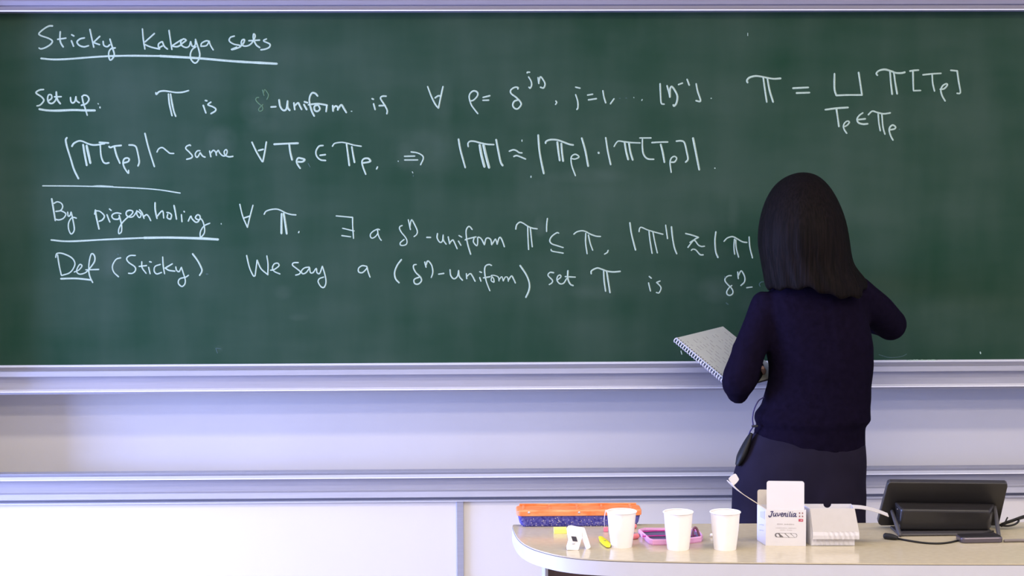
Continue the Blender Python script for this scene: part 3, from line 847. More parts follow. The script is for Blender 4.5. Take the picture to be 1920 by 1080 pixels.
# --- hair: a layered bob of locks, open at the face
H_ROWS = [(323, 1499, 1513), (326, 1486, 1526), (332, 1472, 1537), (341, 1459, 1547), (353, 1448, 1557), (370, 1438, 1567), (390, 1430, 1576), (415, 1424, 1584.5), (440, 1421, 1589), (462, 1421, 1592),
          (482, 1425, 1594.5), (500, 1428, 1600), (515, 1431, 1611), (528, 1433, 1620), (538, 1436, 1625)]
NH = 96
HY = -.435
rings = []
for i, (y, xl, xr) in enumerate(H_ROWS):
    a, b = at(xl, y, HY), at(xr, y, HY)
    c, hw = (a + b) / 2, (b.x - a.x) / 2
    v = i / (len(H_ROWS) - 1)
    dep = hw * (1.12 if v < .5 else 1.12 - 0.35 * (v - .5))
    amp = 0.0052 * max(0, v - .25) / .75
    r = []
    for k in range(NH):
        t = 2 * PI * k / NH
        wob = math.sin(11 * t + 2.2 * v + 1.3) * .55 + math.sin(19 * t - 3.1 * v) * .35 + math.sin(31 * t + 5 * v) * .25
        rr = 1 + wob * amp / hw
        if i < 2:
            rr = 1
        z = c.z
        if i >= 11:
            xx = c.x + hw * math.cos(t)
            u = (xx - a.x) / (b.x - a.x)
            drop = [(0, 4), (.2, 0), (.33, -3), (.45, 4), (.6, 14), (.85, 16), (1, -6)]
            for (u0, d0), (u1, d1) in zip(drop, drop[1:]):
                if u0 <= u <= u1:
                    dd = d0 + (d1 - d0) * (u - u0) / (u1 - u0)
            z -= (dd + 3 * math.sin(14 * t)) / 600 * (i - 10) / 4
        r.append(V((c.x + hw * math.cos(t) * (rr if abs(math.cos(t)) < .97 else 1), c.y - .012 * v + dep * math.sin(t) * rr, z)))
    rings.append(r)
bm = bmesh.new()
R = [[bm.verts.new(p) for p in r] for r in rings]
bm.faces.new(R[0])
for i in range(len(R) - 1):
    for k in range(NH):
        ang = 2 * PI * (k + .5) / NH
        open_ = H_ROWS[i][0] >= 385 and abs(ang - PI / 2) < (0.75 if H_ROWS[i][0] < 500 else 0.9)
        if not open_:
            bm.faces.new((R[i][k], R[i][(k + 1) % NH], R[i + 1][(k + 1) % NH], R[i + 1][k]))
hair = obj('hair', bm, M['hair'], person, smooth=True)
md = hair.modifiers.new('thick', 'SOLIDIFY'); md.thickness = 0.012; md.offset = -1
md = hair.modifiers.new('sub', 'SUBSURF'); md.levels = md.render_levels = 1

# ------------------------------------------------------------------ spiral notebook in the left hand
nt_ = thing('spiral_notebook', 'open white spiral notebook held up in the left hand of the person', 'notebook', tuple(NA))
mt = Matrix(((ad.x, uB.x, npn.x, NA.x), (ad.y, uB.y, npn.y, NA.y), (ad.z, uB.z, npn.z, NA.z), (0, 0, 0, 1)))
bm = bmesh.new()
box(bm, 0, NB_W, 0.006, NB_H, -.004, 0, mt)
obj('pages', bm, M['paper'], nt_, bevel=.0008)
bm = bmesh.new()
box(bm, -.002, NB_W + .002, 0.004, NB_H + .002, -.0075, -.0045, mt)
obj('cover', bm, M['dark_grey'], nt_)
bm = bmesh.new()
for ln in range(13):
    yy = NB_H - .02 - ln * .0135
    x = .03
    while x < NB_W - .05:
        l = random.uniform(.008, .03)
        if random.random() < .8:
            box(bm, x, x + l, yy, yy + .0016, -.0002, .0004, mt)
        x += l + random.uniform(.006, .02)
obj('handwriting', bm, M['pencil'], nt_)
bm = bmesh.new()
n = 26
for k in range(n):
    xx = .006 + k * (NB_W - .012) / (n - 1)
    c = mt @ V((xx, .0015, -.004))
    pts = [c + (uB * math.cos(2 * PI * q / 10) + npn * math.sin(2 * PI * q / 10)) * .0082 + ad * (.0022 * q / 10) for q in range(10)]
    tube(bm, pts, .0017, n=6, smooth_n=2)
obj('spiral_binding', bm, M['wire'], nt_, smooth=True)
bm = bmesh.new()
for k in range(n):
    xx = .006 + k * (NB_W - .012) / (n - 1)
    box(bm, xx - .0016, xx + .0018, .0085, .0135, -.001, .0005, mt)
obj('punched_holes', bm, M['black_matte'], nt_)

# ------------------------------------------------------------------ microphone transmitter at the waist
tp = at(1394, 842, -.44)
mic = thing('microphone_transmitter', 'black microphone transmitter pouch clipped to the hip of the person', 'microphone', tuple(tp))
bm = bmesh.new()
p0, p1 = V(pt(1408, 814, -.45)), V(pt(1383.5, 870, -.46))
tube(bm, [p0, p0.lerp(p1, .35), p0.lerp(p1, .75), p1], [.006, .0115, .0135, .008], n=16, flat=1.9, flat_axis=(0, 1, 0))
obj('pouch', bm, M['black_matte'], mic, smooth=True)
bm = bmesh.new()
tube(bm, [pt(1432, 745, -.46), pt(1422, 752, -.47), pt(1414, 768, -.475), pt(1411, 785, -.475), pt(1412, 799, -.47), pt(1407, 808, -.455), pt(1404, 815, -.45)], .0021, n=8)
obj('cable', bm, M['ink_blue'], mic, smooth=True)
bm = bmesh.new()
tube(bm, [pt(1411, 799, -.47), pt(1420, 799, -.475)], [.004, .004], n=8)
obj('clip', bm, M['black'], mic, smooth=True)


# ------------------------------------------------------------------ the lecturer's desk
TZ = 0.75
dk = thing('desk', 'lecture desk with glossy beige top, rounded left end and pale edge band', 'desk', (0.9, -1.7, 0))
front = [(960, 986), (962, 993), (966.5, 1003), (973, 1012), (983, 1020), (998, 1027.5), (1018, 1034), (1045, 1040.5), (1080, 1045.5), (1130, 1049), (1200, 1051.5), (1300, 1053.5), (1450, 1055), (1700, 1056.5), (1920, 1057)]
outline = [V((on(p.x, p.y, TZ).x, on(p.x, p.y, TZ).y)) for p in catmull([(x, y, 0) for x, y in front], 4)]
yr = outline[-1].y
outline.append(V((2.5, yr - .004)))
bk = on(1920, 981.5, TZ)
b0 = on(962, 983.5, TZ)
outline += [V((2.5, bk.y)), V((b0.x, b0.y))]


def inset(pts, d):
    out = []
    n = len(pts)
    for i in range(n):
        a, b, c = pts[i - 1], pts[i], pts[(i + 1) % n]
        n1 = V((-(b - a).y, (b - a).x)).normalized()
        n2 = V((-(c - b).y, (c - b).x)).normalized()
        m = (n1 + n2).normalized()
        out.append(b + m * d / max(.4, m.dot(n1)))
    return out


bm = bmesh.new()
prism(bm, [tuple(p) for p in inset(outline, .0012)], TZ - .003, TZ, 'z')
obj('top', bm, M['laminate'], dk)
bm = bmesh.new()
prism(bm, [tuple(p) for p in inset(outline, .0016)], TZ - .0046, TZ - .003, 'z')
obj('seam', bm, M['seam'], dk)
bm = bmesh.new()
prism(bm, [tuple(p) for p in outline], TZ - .038, TZ - .0046, 'z')
eb = obj('edge_band', bm, M['edge'], dk, smooth=True)
md = eb.modifiers.new('es', 'EDGE_SPLIT'); md.split_angle = math.radians(30)
px0 = at(1022, 1072, -1.73).x
bm = bmesh.new(); box(bm, px0 + .007, 2.45, -1.73, -1.53, 0.0, TZ - .038)
obj('pedestal_panel', bm, M['brown'], dk)
bm = bmesh.new(); box(bm, px0, px0 + .007, -1.735, -1.53, 0.0, TZ - .038)
obj('edge_strip', bm, M['edge'], dk)

# ------------------------------------------------------------------ paper cups
for x, yb, yr_, rr, rb, lab in ((1165.5, 1024.5, 957.5, 29.2, 19.8, 'white paper cup nearest the timer, tea string over its rim'), (1271.5, 1029, 958.5, 29.2, 20.8, 'white paper cup standing in front of the pink case'),
                               (1359.5, 1029, 958.5, 29.6, 21.0, 'white paper cup nearest the printed chalk box')):
    c = on(x, yb, TZ)
    top = at(x, yr_, c.y).z - TZ
    d = (c.y - CAM.y) / FPX
    R1, R0 = rr * d, rb * d
    cup = thing('paper_cup', lab, 'cup', tuple(c), 'paper cups on the desk')
    bm = bmesh.new()
    th = .0008
    prof = [(R0 * .3, .006), (R0 - th, .006), (R0 - th, 0), (R0, 0), (R0 + (R1 - R0) * .5, top * .5), (R1 - .0022, top - .003), (R1 - .0022 - th, top - .003), (R0 + (R1 - R0) * .5 - th, top * .5), (R0 - th + .0002, .008), (R0 * .3, .0075)]
    rings = [[V((c.x + r * math.cos(2 * PI * k / 48), c.y + r * math.sin(2 * PI * k / 48), TZ + z)) for k in range(48)] for r, z in prof]
    loft(bm, rings)
    obj('cup_body', bm, M['paper_cup'], cup, smooth=False)
    bm = bmesh.new()
    rings = [[V((c.x + (R1 - .0016 + .0017 * math.cos(q)) * math.cos(2 * PI * k / 48), c.y + (R1 - .0016 + .0017 * math.cos(q)) * math.sin(2 * PI * k / 48), TZ + top - .0017 + .0017 * math.sin(q))) for k in range(48)]
             for q in [2 * PI * j / 10 for j in range(11)]]
    loft(bm, rings, cap=False)
    obj('rim', bm, M['paper_cup'], cup, smooth=True)
    for o_ in cup.children:
        if o_.name.startswith('cup_body'):
            for p in o_.data.polygons:
                p.use_smooth = True
            md = o_.modifiers.new('es', 'EDGE_SPLIT'); md.split_angle = math.radians(50)
    if lab.startswith('white paper cup nearest the timer'):
        cup1, top1, R11 = c, top, R1

# tea bag string and tag
tg0 = on(1135.5, 997.5, TZ)
tea = thing('tea_tag', 'pink tea bag tag on a white string hanging from a cup', 'tea tag', tuple(tg0))
bm = bmesh.new()
ra = V((cup1.x - R11 - .0012, cup1.y, TZ + top1 + .0008))
tube(bm, [(ra.x + .006, ra.y, ra.z - .008), (ra.x + .001, ra.y, ra.z + .0008), ra - V((.001, 0, .004)), tuple(at(1132.8, 975, cup1.y + .03)), (tg0.x - .002, tg0.y, TZ + .011)], .0008, n=6)
obj('string', bm, M['string'], tea)
bm = bmesh.new()
mt = Matrix.Translation(tg0) @ Matrix.Rotation(math.radians(-20), 4, 'X')
box(bm, -.005, .006, -.001, .001, .0004, .0125, mt)
obj('tag', bm, M['red_tag'], tea, bevel=.0005)

# ------------------------------------------------------------------ chalk case: orange lid on dusty blue base
f0, f1 = on(972, 988.5, TZ), on(1200, 987.5, TZ)
cw = f1.x - f0.x
cs = thing('chalk_case', 'long chalk case with orange lid and dusty blue base at the back of the desk', 'case', ((f0.x + f1.x) / 2, f0.y + .03, TZ))
zmid, ztop = at(1080, 966, f0.y).z, at(1080, 956, f0.y).z
bm = bmesh.new()


def rrect(x0, x1, y0, y1, r, z, n=5):
    o = []
    for cx, cy, a0 in ((x1 - r, y0 + r, -PI / 2), (x1 - r, y1 - r, 0), (x0 + r, y1 - r, PI / 2), (x0 + r, y0 + r, PI)):
        for k in range(n + 1):
            a = a0 + PI / 2 * k / n
            o.append(V((cx + r * math.cos(a), cy + r * math.sin(a), z)))
    return o


X0, X1, Y0, Y1 = f0.x, f1.x, f0.y, f0.y + .062
loft(bm, [rrect(X0 + .014, X1 - .014, Y0 + .004, Y1 - .006, .010, TZ), rrect(X0 + .007, X1 - .006, Y0 + .0015, Y1 - .003, .012, TZ + .004), rrect(X0 + .003, X1 - .002, Y0 + .0005, Y1 - .001, .013, TZ + .010), rrect(X0 - .001, X1 + .002, Y0 - .001, Y1 + .001, .013, zmid - .001)])
obj('base', bm, M['blue_plastic'], cs, smooth=False, bevel=.001)
bm = bmesh.new()
loft(bm, [rrect(X0 - .004, X1 + .005, Y0 - .004, Y1 + .004, .013, zmid - .001), rrect(X0 - .005, X1 + .005, Y0 - .004, Y1 + .004, .013, ztop - .003), rrect(X0 - .003, X1 + .003, Y0 - .002, Y1 + .002, .012, ztop),
          rrect(X0 + .004, X1 - .004, Y0 + .006, Y1 - .004, .010, ztop + .001)])
lid = obj('lid', bm, M['orange'], cs, bevel=.001)
bm = bmesh.new()
for px in (982, 1030, 1082, 1128, 1182):
    x = at(px, 950, Y0 + .03).x
    box(bm, x - .003, x + .003, Y0 + .008, Y1 - .006, ztop + .0008, ztop + .0042)
box(bm, X0 + .004, X1 - .004, Y1 - .008, Y1 - .002, ztop + .0007, ztop + .006)
obj('ribs', bm, M['orange'], lid, bevel=.001)
for px in (992, 1086):
    p = at(px, 961, Y0 - .004)
    bm = bmesh.new(); ball(bm, (p.x, Y0 - .0045, p.z), .0032, 1, .6, 1, 10)
    obj('rivet', bm, M['silver'], lid, smooth=True)
bm = bmesh.new()
rng = random.Random(3)
for i in range(150):
    px = rng.uniform(978, 1200)
    py = 968 + 19 * rng.random() ** .6
    t_ = (py - 966) / 22
    p = at(px, py, Y0 - .002 + .004 * t_ ** 3)
    ball(bm, tuple(p), rng.uniform(.0004, .0011), rng.uniform(.7, 1.8), .6, 1, 5)
tag(obj('chalk_dust', bm, M['dust'], cs), kind='stuff')

# ------------------------------------------------------------------ yellow pad, timer, yellow tab
p = on(1051, 1001, TZ)
bm = bmesh.new(); box(bm, p.x - .016, p.x + .016, p.y, p.y + .03, TZ, TZ + .0115)
pad = obj('note_pad', bm, M['yellow'], bevel=.0008)
tag(pad, 'small pale yellow note pad lying behind the white timer', 'note pad')

p = on(1074, 1032, TZ)
tm = thing('timer', 'white digital timer with small grey screen propped on its stand', 'timer', tuple(p))
YT = p.y


def poly_y(bm, pix, Y, th):
    prism(bm, [(at(x, y, Y).x, at(x, y, Y).z) for x, y in pix], Y, Y + th, 'y')


bm = bmesh.new()
poly_y(bm, [(1063, 1031.5), (1062.5, 1026), (1066, 1014), (1064, 1003), (1063, 992), (1066, 987.5), (1071, 986.5), (1090, 990), (1091.5, 996), (1091, 1010), (1087.5, 1022), (1085, 1031), (1083, 1032.5)], YT, .012)
obj('front', bm, M['white_plastic'], tm, bevel=.0015)
bm = bmesh.new()
poly_y(bm, [(1089, 991), (1097, 992.5), (1107.5, 1025), (1107, 1027.5), (1101, 1032), (1099, 1031), (1092, 1011)], YT + .010, .022)
obj('stand', bm, M['white_plastic'], tm, bevel=.0015)
bm = bmesh.new()
poly_y(bm, [(1071, 1005.5), (1080.5, 1006.5), (1083, 1015.5), (1074, 1014.5)], YT - .0008, .001)
obj('display', bm, M['screen'], tm)
bm = bmesh.new()
a = at(1075.5, 1019, YT)
ball(bm, (a.x, YT, a.z), .0035, 1.2, .5, .6, 8)
obj('button', bm, M['edge'], tm, smooth=True)
bm = bmesh.new()
for x, y in ((1068, 995), (1071, 998), (1074, 1000), (1066.5, 999), (1077, 997), (1080, 1001)):
    a = at(x, y, YT)
    ball(bm, (a.x, YT, a.z), .0006, 1, .4, 1, 5)
obj('speaker_holes', bm, M['ink_grey'], tm)

a, b = on(1126, 1012, TZ), on(1142, 1028, TZ)
bm = bmesh.new()
tube(bm, [a + V((0, 0, .007)), a.lerp(b, .4) + V((0, 0, .0052)), a.lerp(b, .75) + V((0, 0, .0042)), b + V((-.002, 0, .0035))], [.005, .0105, .0098, .005], n=12, flat=.32, flat_axis=(0, 0, 1))
tb = obj('plastic_tab', bm, M['yellow2'], smooth=True)
tag(tb, 'bright yellow plastic tab lying against the left paper cup', 'tab')
bm = bmesh.new()
c = a.lerp(b, .5) + V((0, -.002, .0083))
ball(bm, tuple(c), .0024, 1.3, 1, .25, 8)
obj('slot', bm, M['ink_dark'], tb, smooth=True)

# ------------------------------------------------------------------ pieces of chalk
for (xa, ya, xb, yb, r, m_, lab) in ((1178, 993, 1190, 991, .0062, 'pink_chalk', 'short piece of salmon chalk behind the left cup, farther from the front edge'),
                                     (1180, 1012.5, 1194, 1010.5, .0070, 'pink_chalk', 'short piece of salmon chalk beside the left cup, nearer the front edge'),
                                     (1334, 1007, 1348, 1005, .0046, 'white_plastic', 'white piece of chalk half hidden behind the third paper cup')):
    a, b = on(xa, ya, TZ), on(xb, yb, TZ)
    bm = bmesh.new()
    tube(bm, [a + V((0, 0, r)), b + V((0, 0, r))], r, n=14)
    tag(obj('chalk_piece', bm, M[m_], smooth=True), lab, 'chalk', 'pieces of chalk on the desk')
a, b = on(1182, 1003, TZ), on(1200, 1006, TZ)
bm = bmesh.new(); tube(bm, [a + V((0, 0, .003)), a.lerp(b, .5) + V((0, .002, .0055)), b + V((0, 0, .003))], .0024, n=8)
tag(obj('paper_clip', bm, M['cable_grey'], smooth=True), 'small grey clip lying by the corner of the pink case', 'clip')

# ------------------------------------------------------------------ pink case
ol = [on(x, y, TZ) for x, y in ((1197, 1003), (1217, 1021), (1224, 1022.8), (1260, 1022.5), (1300, 1019), (1315, 1017), (1318, 1013.5), (1312, 1006), (1300, 1001), (1208, 1000))]
o2 = [V((p.x, p.y)) for p in ol]
pc = thing('pen_case', 'open pink pen case with magenta elastic bands lying behind the middle cup', 'pen case', (sum(p.x for p in o2) / len(o2), sum(p.y for p in o2) / len(o2), TZ))
inn = inset(o2, .0042)
HC = .0145
bm = bmesh.new()
A = [bm.verts.new((p.x, p.y, TZ)) for p in inset(o2, .0015)]
B = [bm.verts.new((p.x, p.y, TZ + .003)) for p in o2]
C_ = [bm.verts.new((p.x, p.y, TZ + HC - .002)) for p in o2]
C2 = [bm.verts.new((p.x, p.y, TZ + HC)) for p in inset(o2, .0014)]
D = [bm.verts.new((p.x, p.y, TZ + HC)) for p in inset(o2, .0034)]
E_ = [bm.verts.new((p.x, p.y, TZ + .006)) for p in inn]
n = len(o2)
for P_, Q_ in ((A, B), (B, C_), (C_, C2), (C2, D), (D, E_)):
    for i in range(n):
        bm.faces.new((P_[i], P_[(i + 1) % n], Q_[(i + 1) % n], Q_[i]))
bm.faces.new(A)
obj('shell', bm, M['pink'], pc)
bm = bmesh.new()
prism(bm, [tuple(p) for p in inset(o2, .0040)], TZ + .0055, TZ + .0095, 'z')
obj('lining', bm, M['slate'], pc)
for ya, yb_ in ((996.5, 994), (1005.5, 1004)):
    bm = bmesh.new()
    a, b = on(1206, ya, TZ + .0125), on(1303, yb_, TZ + .0125)
    tube(bm, [a, a.lerp(b, .3) + V((0, 0, .0008)), a.lerp(b, .7), b], .0028, n=8, flat=.6, flat_axis=(0, 0, 1))
    obj('elastic_band', bm, M['magenta'], pc, smooth=True)
bm = bmesh.new()
a, b = on(1299, 1006, TZ + .012), on(1312, 1006, TZ + .012)
tube(bm, [a, at(1299, 995, a.y), at(1303, 989, a.y), at(1307, 993, a.y), b], [.0028, .003, .003, .003, .0032], n=10)
obj('loop', bm, M['mauve'], pc, smooth=True)


# ------------------------------------------------------------------ printed chalk box
def sheet(bm, path, w, th=.0007, mi=0):
    """thin card strip: path of 3-D points, w a vector for its width"""
    n = len(path)
    top = []
    for i, p in enumerate(path):
        t = (path[min(i + 1, n - 1)] - path[max(i - 1, 0)]).normalized()
        nn = t.cross(w).normalized() * th
        top.append([bm.verts.new(p - nn), bm.verts.new(p + nn), bm.verts.new(p + w + nn), bm.verts.new(p + w - nn)])
    for a, b in zip(top, top[1:]):
        for k in range(4):
            bm.faces.new((a[k], a[(k + 1) % 4], b[(k + 1) % 4], b[k])).material_index = mi
    bm.faces.new(top[0]).material_index = mi
    bm.faces.new(top[-1][::-1]).material_index = mi


FL, FR = on(1435.5, 1023, TZ), on(1511, 1024, TZ)
ux = (FR - FL); W1 = ux.length; ux.normalize()
uy = V((-ux.y, ux.x, 0))
H1 = at(1435, 955, FL.y).z - TZ
D1 = .062
# the box is turned a little so that its left side shows
rot = math.radians(9)
jb = thing('chalk_box', 'open white chalk box with dark blue lettering and upright lid flap', 'box', tuple(FL + ux * W1 / 2), 'open chalk boxes on the desk')
mt = Matrix(((ux.x, uy.x, 0, FL.x), (ux.y, uy.y, 0, FL.y), (0, 0, 1, TZ), (0, 0, 0, 1)))
sk = .017      # the rear of the box sits further left
bm = bmesh.new()
t = .0008


def slab(bm, P, th_vec):
    A = [bm.verts.new(mt @ V(p)) for p in P]
    B = [bm.verts.new(mt @ (V(p) + V(th_vec))) for p in P]
    n = len(P)
    bm.faces.new(A); bm.faces.new(B[::-1])
    for i in range(n):
        bm.faces.new((A[i], A[(i + 1) % n], B[(i + 1) % n], B[i]))


slab(bm, [(0, 0, 0), (W1, 0, 0), (W1, 0, H1), (0, 0, H1)], (0, t, 0))
slab(bm, [(-sk, D1, 0), (W1 - sk, D1, 0), (W1 - sk, D1, H1), (-sk, D1, H1)], (0, -t, 0))
slab(bm, [(0, t, 0), (-sk, D1 - t, 0), (-sk, D1 - t, H1), (0, t, H1)], (t, 0, 0))
slab(bm, [(W1 - t, t, 0), (W1 - sk - t, D1 - t, 0), (W1 - sk - t, D1 - t, H1), (W1 - t, t, H1)], (t, 0, 0))
slab(bm, [(0, t, 0), (W1, t, 0), (W1 - sk, D1 - t, 0), (-sk, D1 - t, 0)], (0, 0, t))
obj('carton', bm, M['card'], jb)


def rounded_tab(w0, w1, h, r, n=5):
    o = [(w0, 0), (w1, 0)]
    for k in range(n + 1):
        a = PI / 2 * k / n
        o.append((w1 - r + r * math.cos(a), h - r + r * math.sin(a)))
    for k in range(n + 1):
        a = PI / 2 + PI / 2 * k / n
        o.append((w0 + r + r * math.cos(a), h - r + r * math.sin(a)))
    return o


hf = at(1470, 902, FL.y).z - TZ - H1
bm = bmesh.new()
slab(bm, [(x, .0008 + z * .06, H1 + z) for x, z in rounded_tab(.002, W1 - .0045, hf, .006)], (0, t, 0))
obj('front_flap', bm, M['card'], jb)
hb = at(1430, 918, FL.y + D1).z - TZ - H1
bm = bmesh.new()
slab(bm, [(x, D1 - t, H1 + z) for x, z in rounded_tab(-sk + .0005, W1 - sk - .03, hb, .005)], (0, t, 0))
obj('back_flap', bm, M['card_inner'], jb)
bm = bmesh.new()
Yf = FL.y
pth = [V(mt @ V((0, .001, H1)))] + [V(at(x, y, Yf + .004)) for x, y in ((1424, 946.5), (1408, 936.5), (1392, 925.5), (1379, 914), (1374, 908))]
sheet(bm, catmull(pth, 4), V((-.010, .030, .0045)), .0007)
obj('side_flap', bm, M['card_inner'], jb, smooth=False)
bm = bmesh.new()
prism(bm, [(at(x, y, Yf + .01).x, at(x, y, Yf + .01).z) for x, y in ((1375.5, 910.5), (1367.5, 901), (1366, 897.5), (1369, 894), (1376, 889), (1379, 888.2), (1381, 890), (1385.5, 898), (1385, 900.5), (1381, 905.5))], Yf + .010, Yf + .0112, 'y')
obj('side_flap_tab', bm, M['card'], jb)


def front_pt(x, y):
    """pixel on the front face of the printed box -> its (u, z)"""
    p = mt.inverted() @ at(x, y, FL.y)
    return p.x, p.z


def print_patch(name, mtl, polys, lab=None, lift=.0004):
    bm = bmesh.new()
    for poly in polys:
        q = [front_pt(x, y) for x, y in poly]
        A = [bm.verts.new(mt @ V((u, -lift, z))) for u, z in q]
        B = [bm.verts.new(mt @ V((u, 0, z))) for u, z in q]
        bm.faces.new(A)
        for i in range(len(A)):
            bm.faces.new((A[i], A[(i + 1) % len(A)], B[(i + 1) % len(A)], B[i]))
    o = obj(name, bm, mtl, jb)
    if lab:
        o['label'] = lab
    return o


def K(x, y):
    return (1415 + x / 11.37, 940 + y / 11.37)


def pen(poly, w):
    """flat stroke outline along a pixel path"""
    P = [V(K(*p)).to_3d() for p in poly]
    Q = catmull(P, 5) if len(P) > 2 else P
    L_, R_ = [], []
    for i, c in enumerate(Q):
        tt = (Q[min(i + 1, len(Q) - 1)] - Q[max(i - 1, 0)]).normalized()
        s = V((-tt.y, tt.x, 0))
        ww = w[0] + (w[1] - w[0]) * i / (len(Q) - 1) if isinstance(w, tuple) else w
        L_.append(c + s * ww / 2); R_.append(c - s * ww / 2)
    quads = []
    for i in range(len(Q) - 1):
        quads.append([(v.x, v.y) for v in (L_[i], L_[i + 1], R_[i + 1], R_[i])])
    return quads


strokes = [([(335, 222), (365, 214), (400, 216)], 1.3), ([(378, 218), (362, 270), (345, 318), (318, 332), (302, 312), (314, 300)], 1.5),
           ([(412, 240), (398, 285), (402, 312), (425, 308), (448, 275)], 1.3), ([(460, 240), (447, 285), (450, 312), (466, 310)], 1.3),
           ([(482, 240), (490, 262), (488, 312)], 1.3), ([(488, 312), (520, 290), (540, 258), (528, 242)], 1.2),
           ([(558, 288), (590, 272), (600, 250), (582, 240), (562, 262), (558, 298), (578, 315), (602, 304)], 1.2),
           ([(628, 242), (612, 315)], 1.4), ([(622, 275), (648, 246), (664, 254), (652, 295), (664, 314), (678, 304)], 1.3),
           ([(704, 242), (692, 292), (698, 314), (712, 308)], 1.35), ([(712, 214), (718, 218)], 1.5), ([(758, 208), (738, 285), (742, 313), (758, 308)], 1.35),
           ([(790, 242), (776, 292), (782, 314), (798, 306)], 1.35), ([(798, 214), (804, 218)], 1.5), ([(862, 258), (840, 244), (818, 268), (814, 304), (832, 314), (856, 282)], 1.25),
           ([(876, 240), (862, 290), (868, 313), (892, 308)], 1.35)]
polys = []
for s_, w_ in strokes:
    polys += pen(s_, w_ * 1.3)
print_patch('lettering', M['ink_blue'], polys, 'dark blue slanted lettering reading Juvenilia')
x0, y0, x1, y1 = 938, 222, 1026, 320
sq = lambda a, b, c, d: [K(a, b), K(c, b), K(c, d), K(a, d)]
print_patch('cross_emblem', M['ink_brown'], [sq(x0, y0, 966, 252), sq(1000, y0, x1, 252), sq(x0, 290, 966, y1), sq(1000, 290, x1, y1)], 'white cross between four reddish brown corner squares')
print_patch('red_label', M['ink_red'], [sq(930, 362, 1026, 416)], 'small red label')
print_patch('red_label_mark', M['card'], [[K(968, 388), K(1008, 380), K(1010, 392), K(972, 396)]], lift=.0007)
rng = random.Random(11)
lines = []
for (xa, xb, yc, h, seg) in ((475, 600, 478, 26, 9), (628, 842, 480, 28, 14), (450, 690, 560, 14, 20), (712, 890, 560, 14, 14), (545, 660, 602, 14, 10), (682, 795, 602, 14, 9)):
    dx = (xb - xa) / seg
    for i in range(seg):
        hh = h * rng.uniform(.5, 1)
        lines.append(sq(xa + i * dx, yc - hh / 2, xa + i * dx + dx * .62, yc + hh / 2))
print_patch('small_print', M['ink_grey'], lines, 'two blocks of pale grey small print')
# printed oval with slanted chalk sticks
ov = []
for k in range(17):
    a = PI / 2 + PI * k / 16
    ov.append(K(475 + 48 * math.cos(a), 715 - 46 * math.sin(a)))
for k in range(17):
    a = -PI / 2 + PI * k / 16
    ov.append(K(852 + 48 * math.cos(a), 715 - 46 * math.sin(a)))
print_patch('printed_oval', M['ink_dark'], [ov], 'grey rounded bar showing white chalk sticks', lift=.0003)
sl = [[K(a, 676), K(b, 676), K(b + 92, 756), K(a + 92, 756)] for a, b in ((525, 628), (650, 752))] + [[K(772, 676), K(862, 676), K(890, 706), K(890, 726), K(868, 754), K(850, 754)]]
sl.append([K(455 + 0, 715), K(468, 690), K(500, 690), K(520, 720), K(530, 750), K(480, 750)])
print_patch('printed_sticks', M['card'], sl, lift=.0006)
# side print
bm = bmesh.new()
for a, b, c, d in ((.12, .62, .70, .93), (.25, .75, .48, .55), (.25, .7, .34, .39)):
    q = [(a, c + .1 * a), (b, c), (b, d - .12 * b), (a, d)]
    A = [bm.verts.new(mt @ V((-sk * u - .0006, D1 * u, H1 * z))) for u, z in q]
    B = [bm.verts.new(mt @ V((-sk * u - .0001, D1 * u, H1 * z))) for u, z in q]
    bm.faces.new(A)
    for i in range(4):
        bm.faces.new((A[i], A[(i + 1) % 4], B[(i + 1) % 4], B[i]))
obj('side_print', bm, M['ink_lilac'], jb)

# ------------------------------------------------------------------ plain chalk box next to it, lid folded down over its front
FL2, FR2 = on(1520.5, 1023, TZ), on(1602.5, 1023, TZ)
ux = (FR2 - FL2); W2 = ux.length; ux.normalize()
uy = V((-ux.y, ux.x, 0))
mt = Matrix(((ux.x, uy.x, 0, FL2.x), (ux.y, uy.y, 0, FL2.y), (0, 0, 1, TZ), (0, 0, 0, 1)))
H2 = at(1560, 953, FL2.y).z - TZ
D2 = .058
kb = thing('chalk_box', 'open plain white chalk box with its lid folded down over the front', 'box', tuple(FL2 + ux * W2 / 2), 'open chalk boxes on the desk')
bm = bmesh.new()
sl2 = -.009                      # its left side leans to the printed box
slab(bm, [(0, 0, 0), (W2, 0, 0), (W2 - .001, 0, H2), (-.003, 0, H2)], (0, t, 0))
back = [(sl2, D2, 0), (W2, D2, 0), (W2 + .001, D2, H2)]
cxn = W2 * .455
for k in range(13):
    a = PI * k / 12
    back.append((cxn + .0095 * math.cos(a), D2, H2 - .0095 * math.sin(a)))
back.append((sl2 - .006, D2, H2))
slab(bm, back, (0, -t, 0))
slab(bm, [(0, t, 0), (sl2, D2 - t, 0), (sl2 - .006, D2 - t, H2), (-.003, t, H2)], (t, 0, 0))
slab(bm, [(W2 - t, t, 0), (W2 - t, D2 - t, 0), (W2, D2 - t, H2), (W2 - .001 - t, t, H2)], (t, 0, 0))
slab(bm, [(0, t, 0), (W2, t, 0), (W2, D2 - t, 0), (sl2, D2 - t, 0)], (0, 0, t))
obj('carton', bm, M['card'], kb)
bm = bmesh.new()
zf = at(1560, 997, FL2.y - .013).z - TZ
zb = at(1560, 1010.5, FL2.y - .010).z - TZ
slab(bm, [(-.003, -.0005, H2), (W2 - .001, -.0005, H2), (W2 + .008, -.013, zf), (.002, -.013, zf)], (0, -t, 0))
obj('lid', bm, M['card_grey'], kb)
bm = bmesh.new()
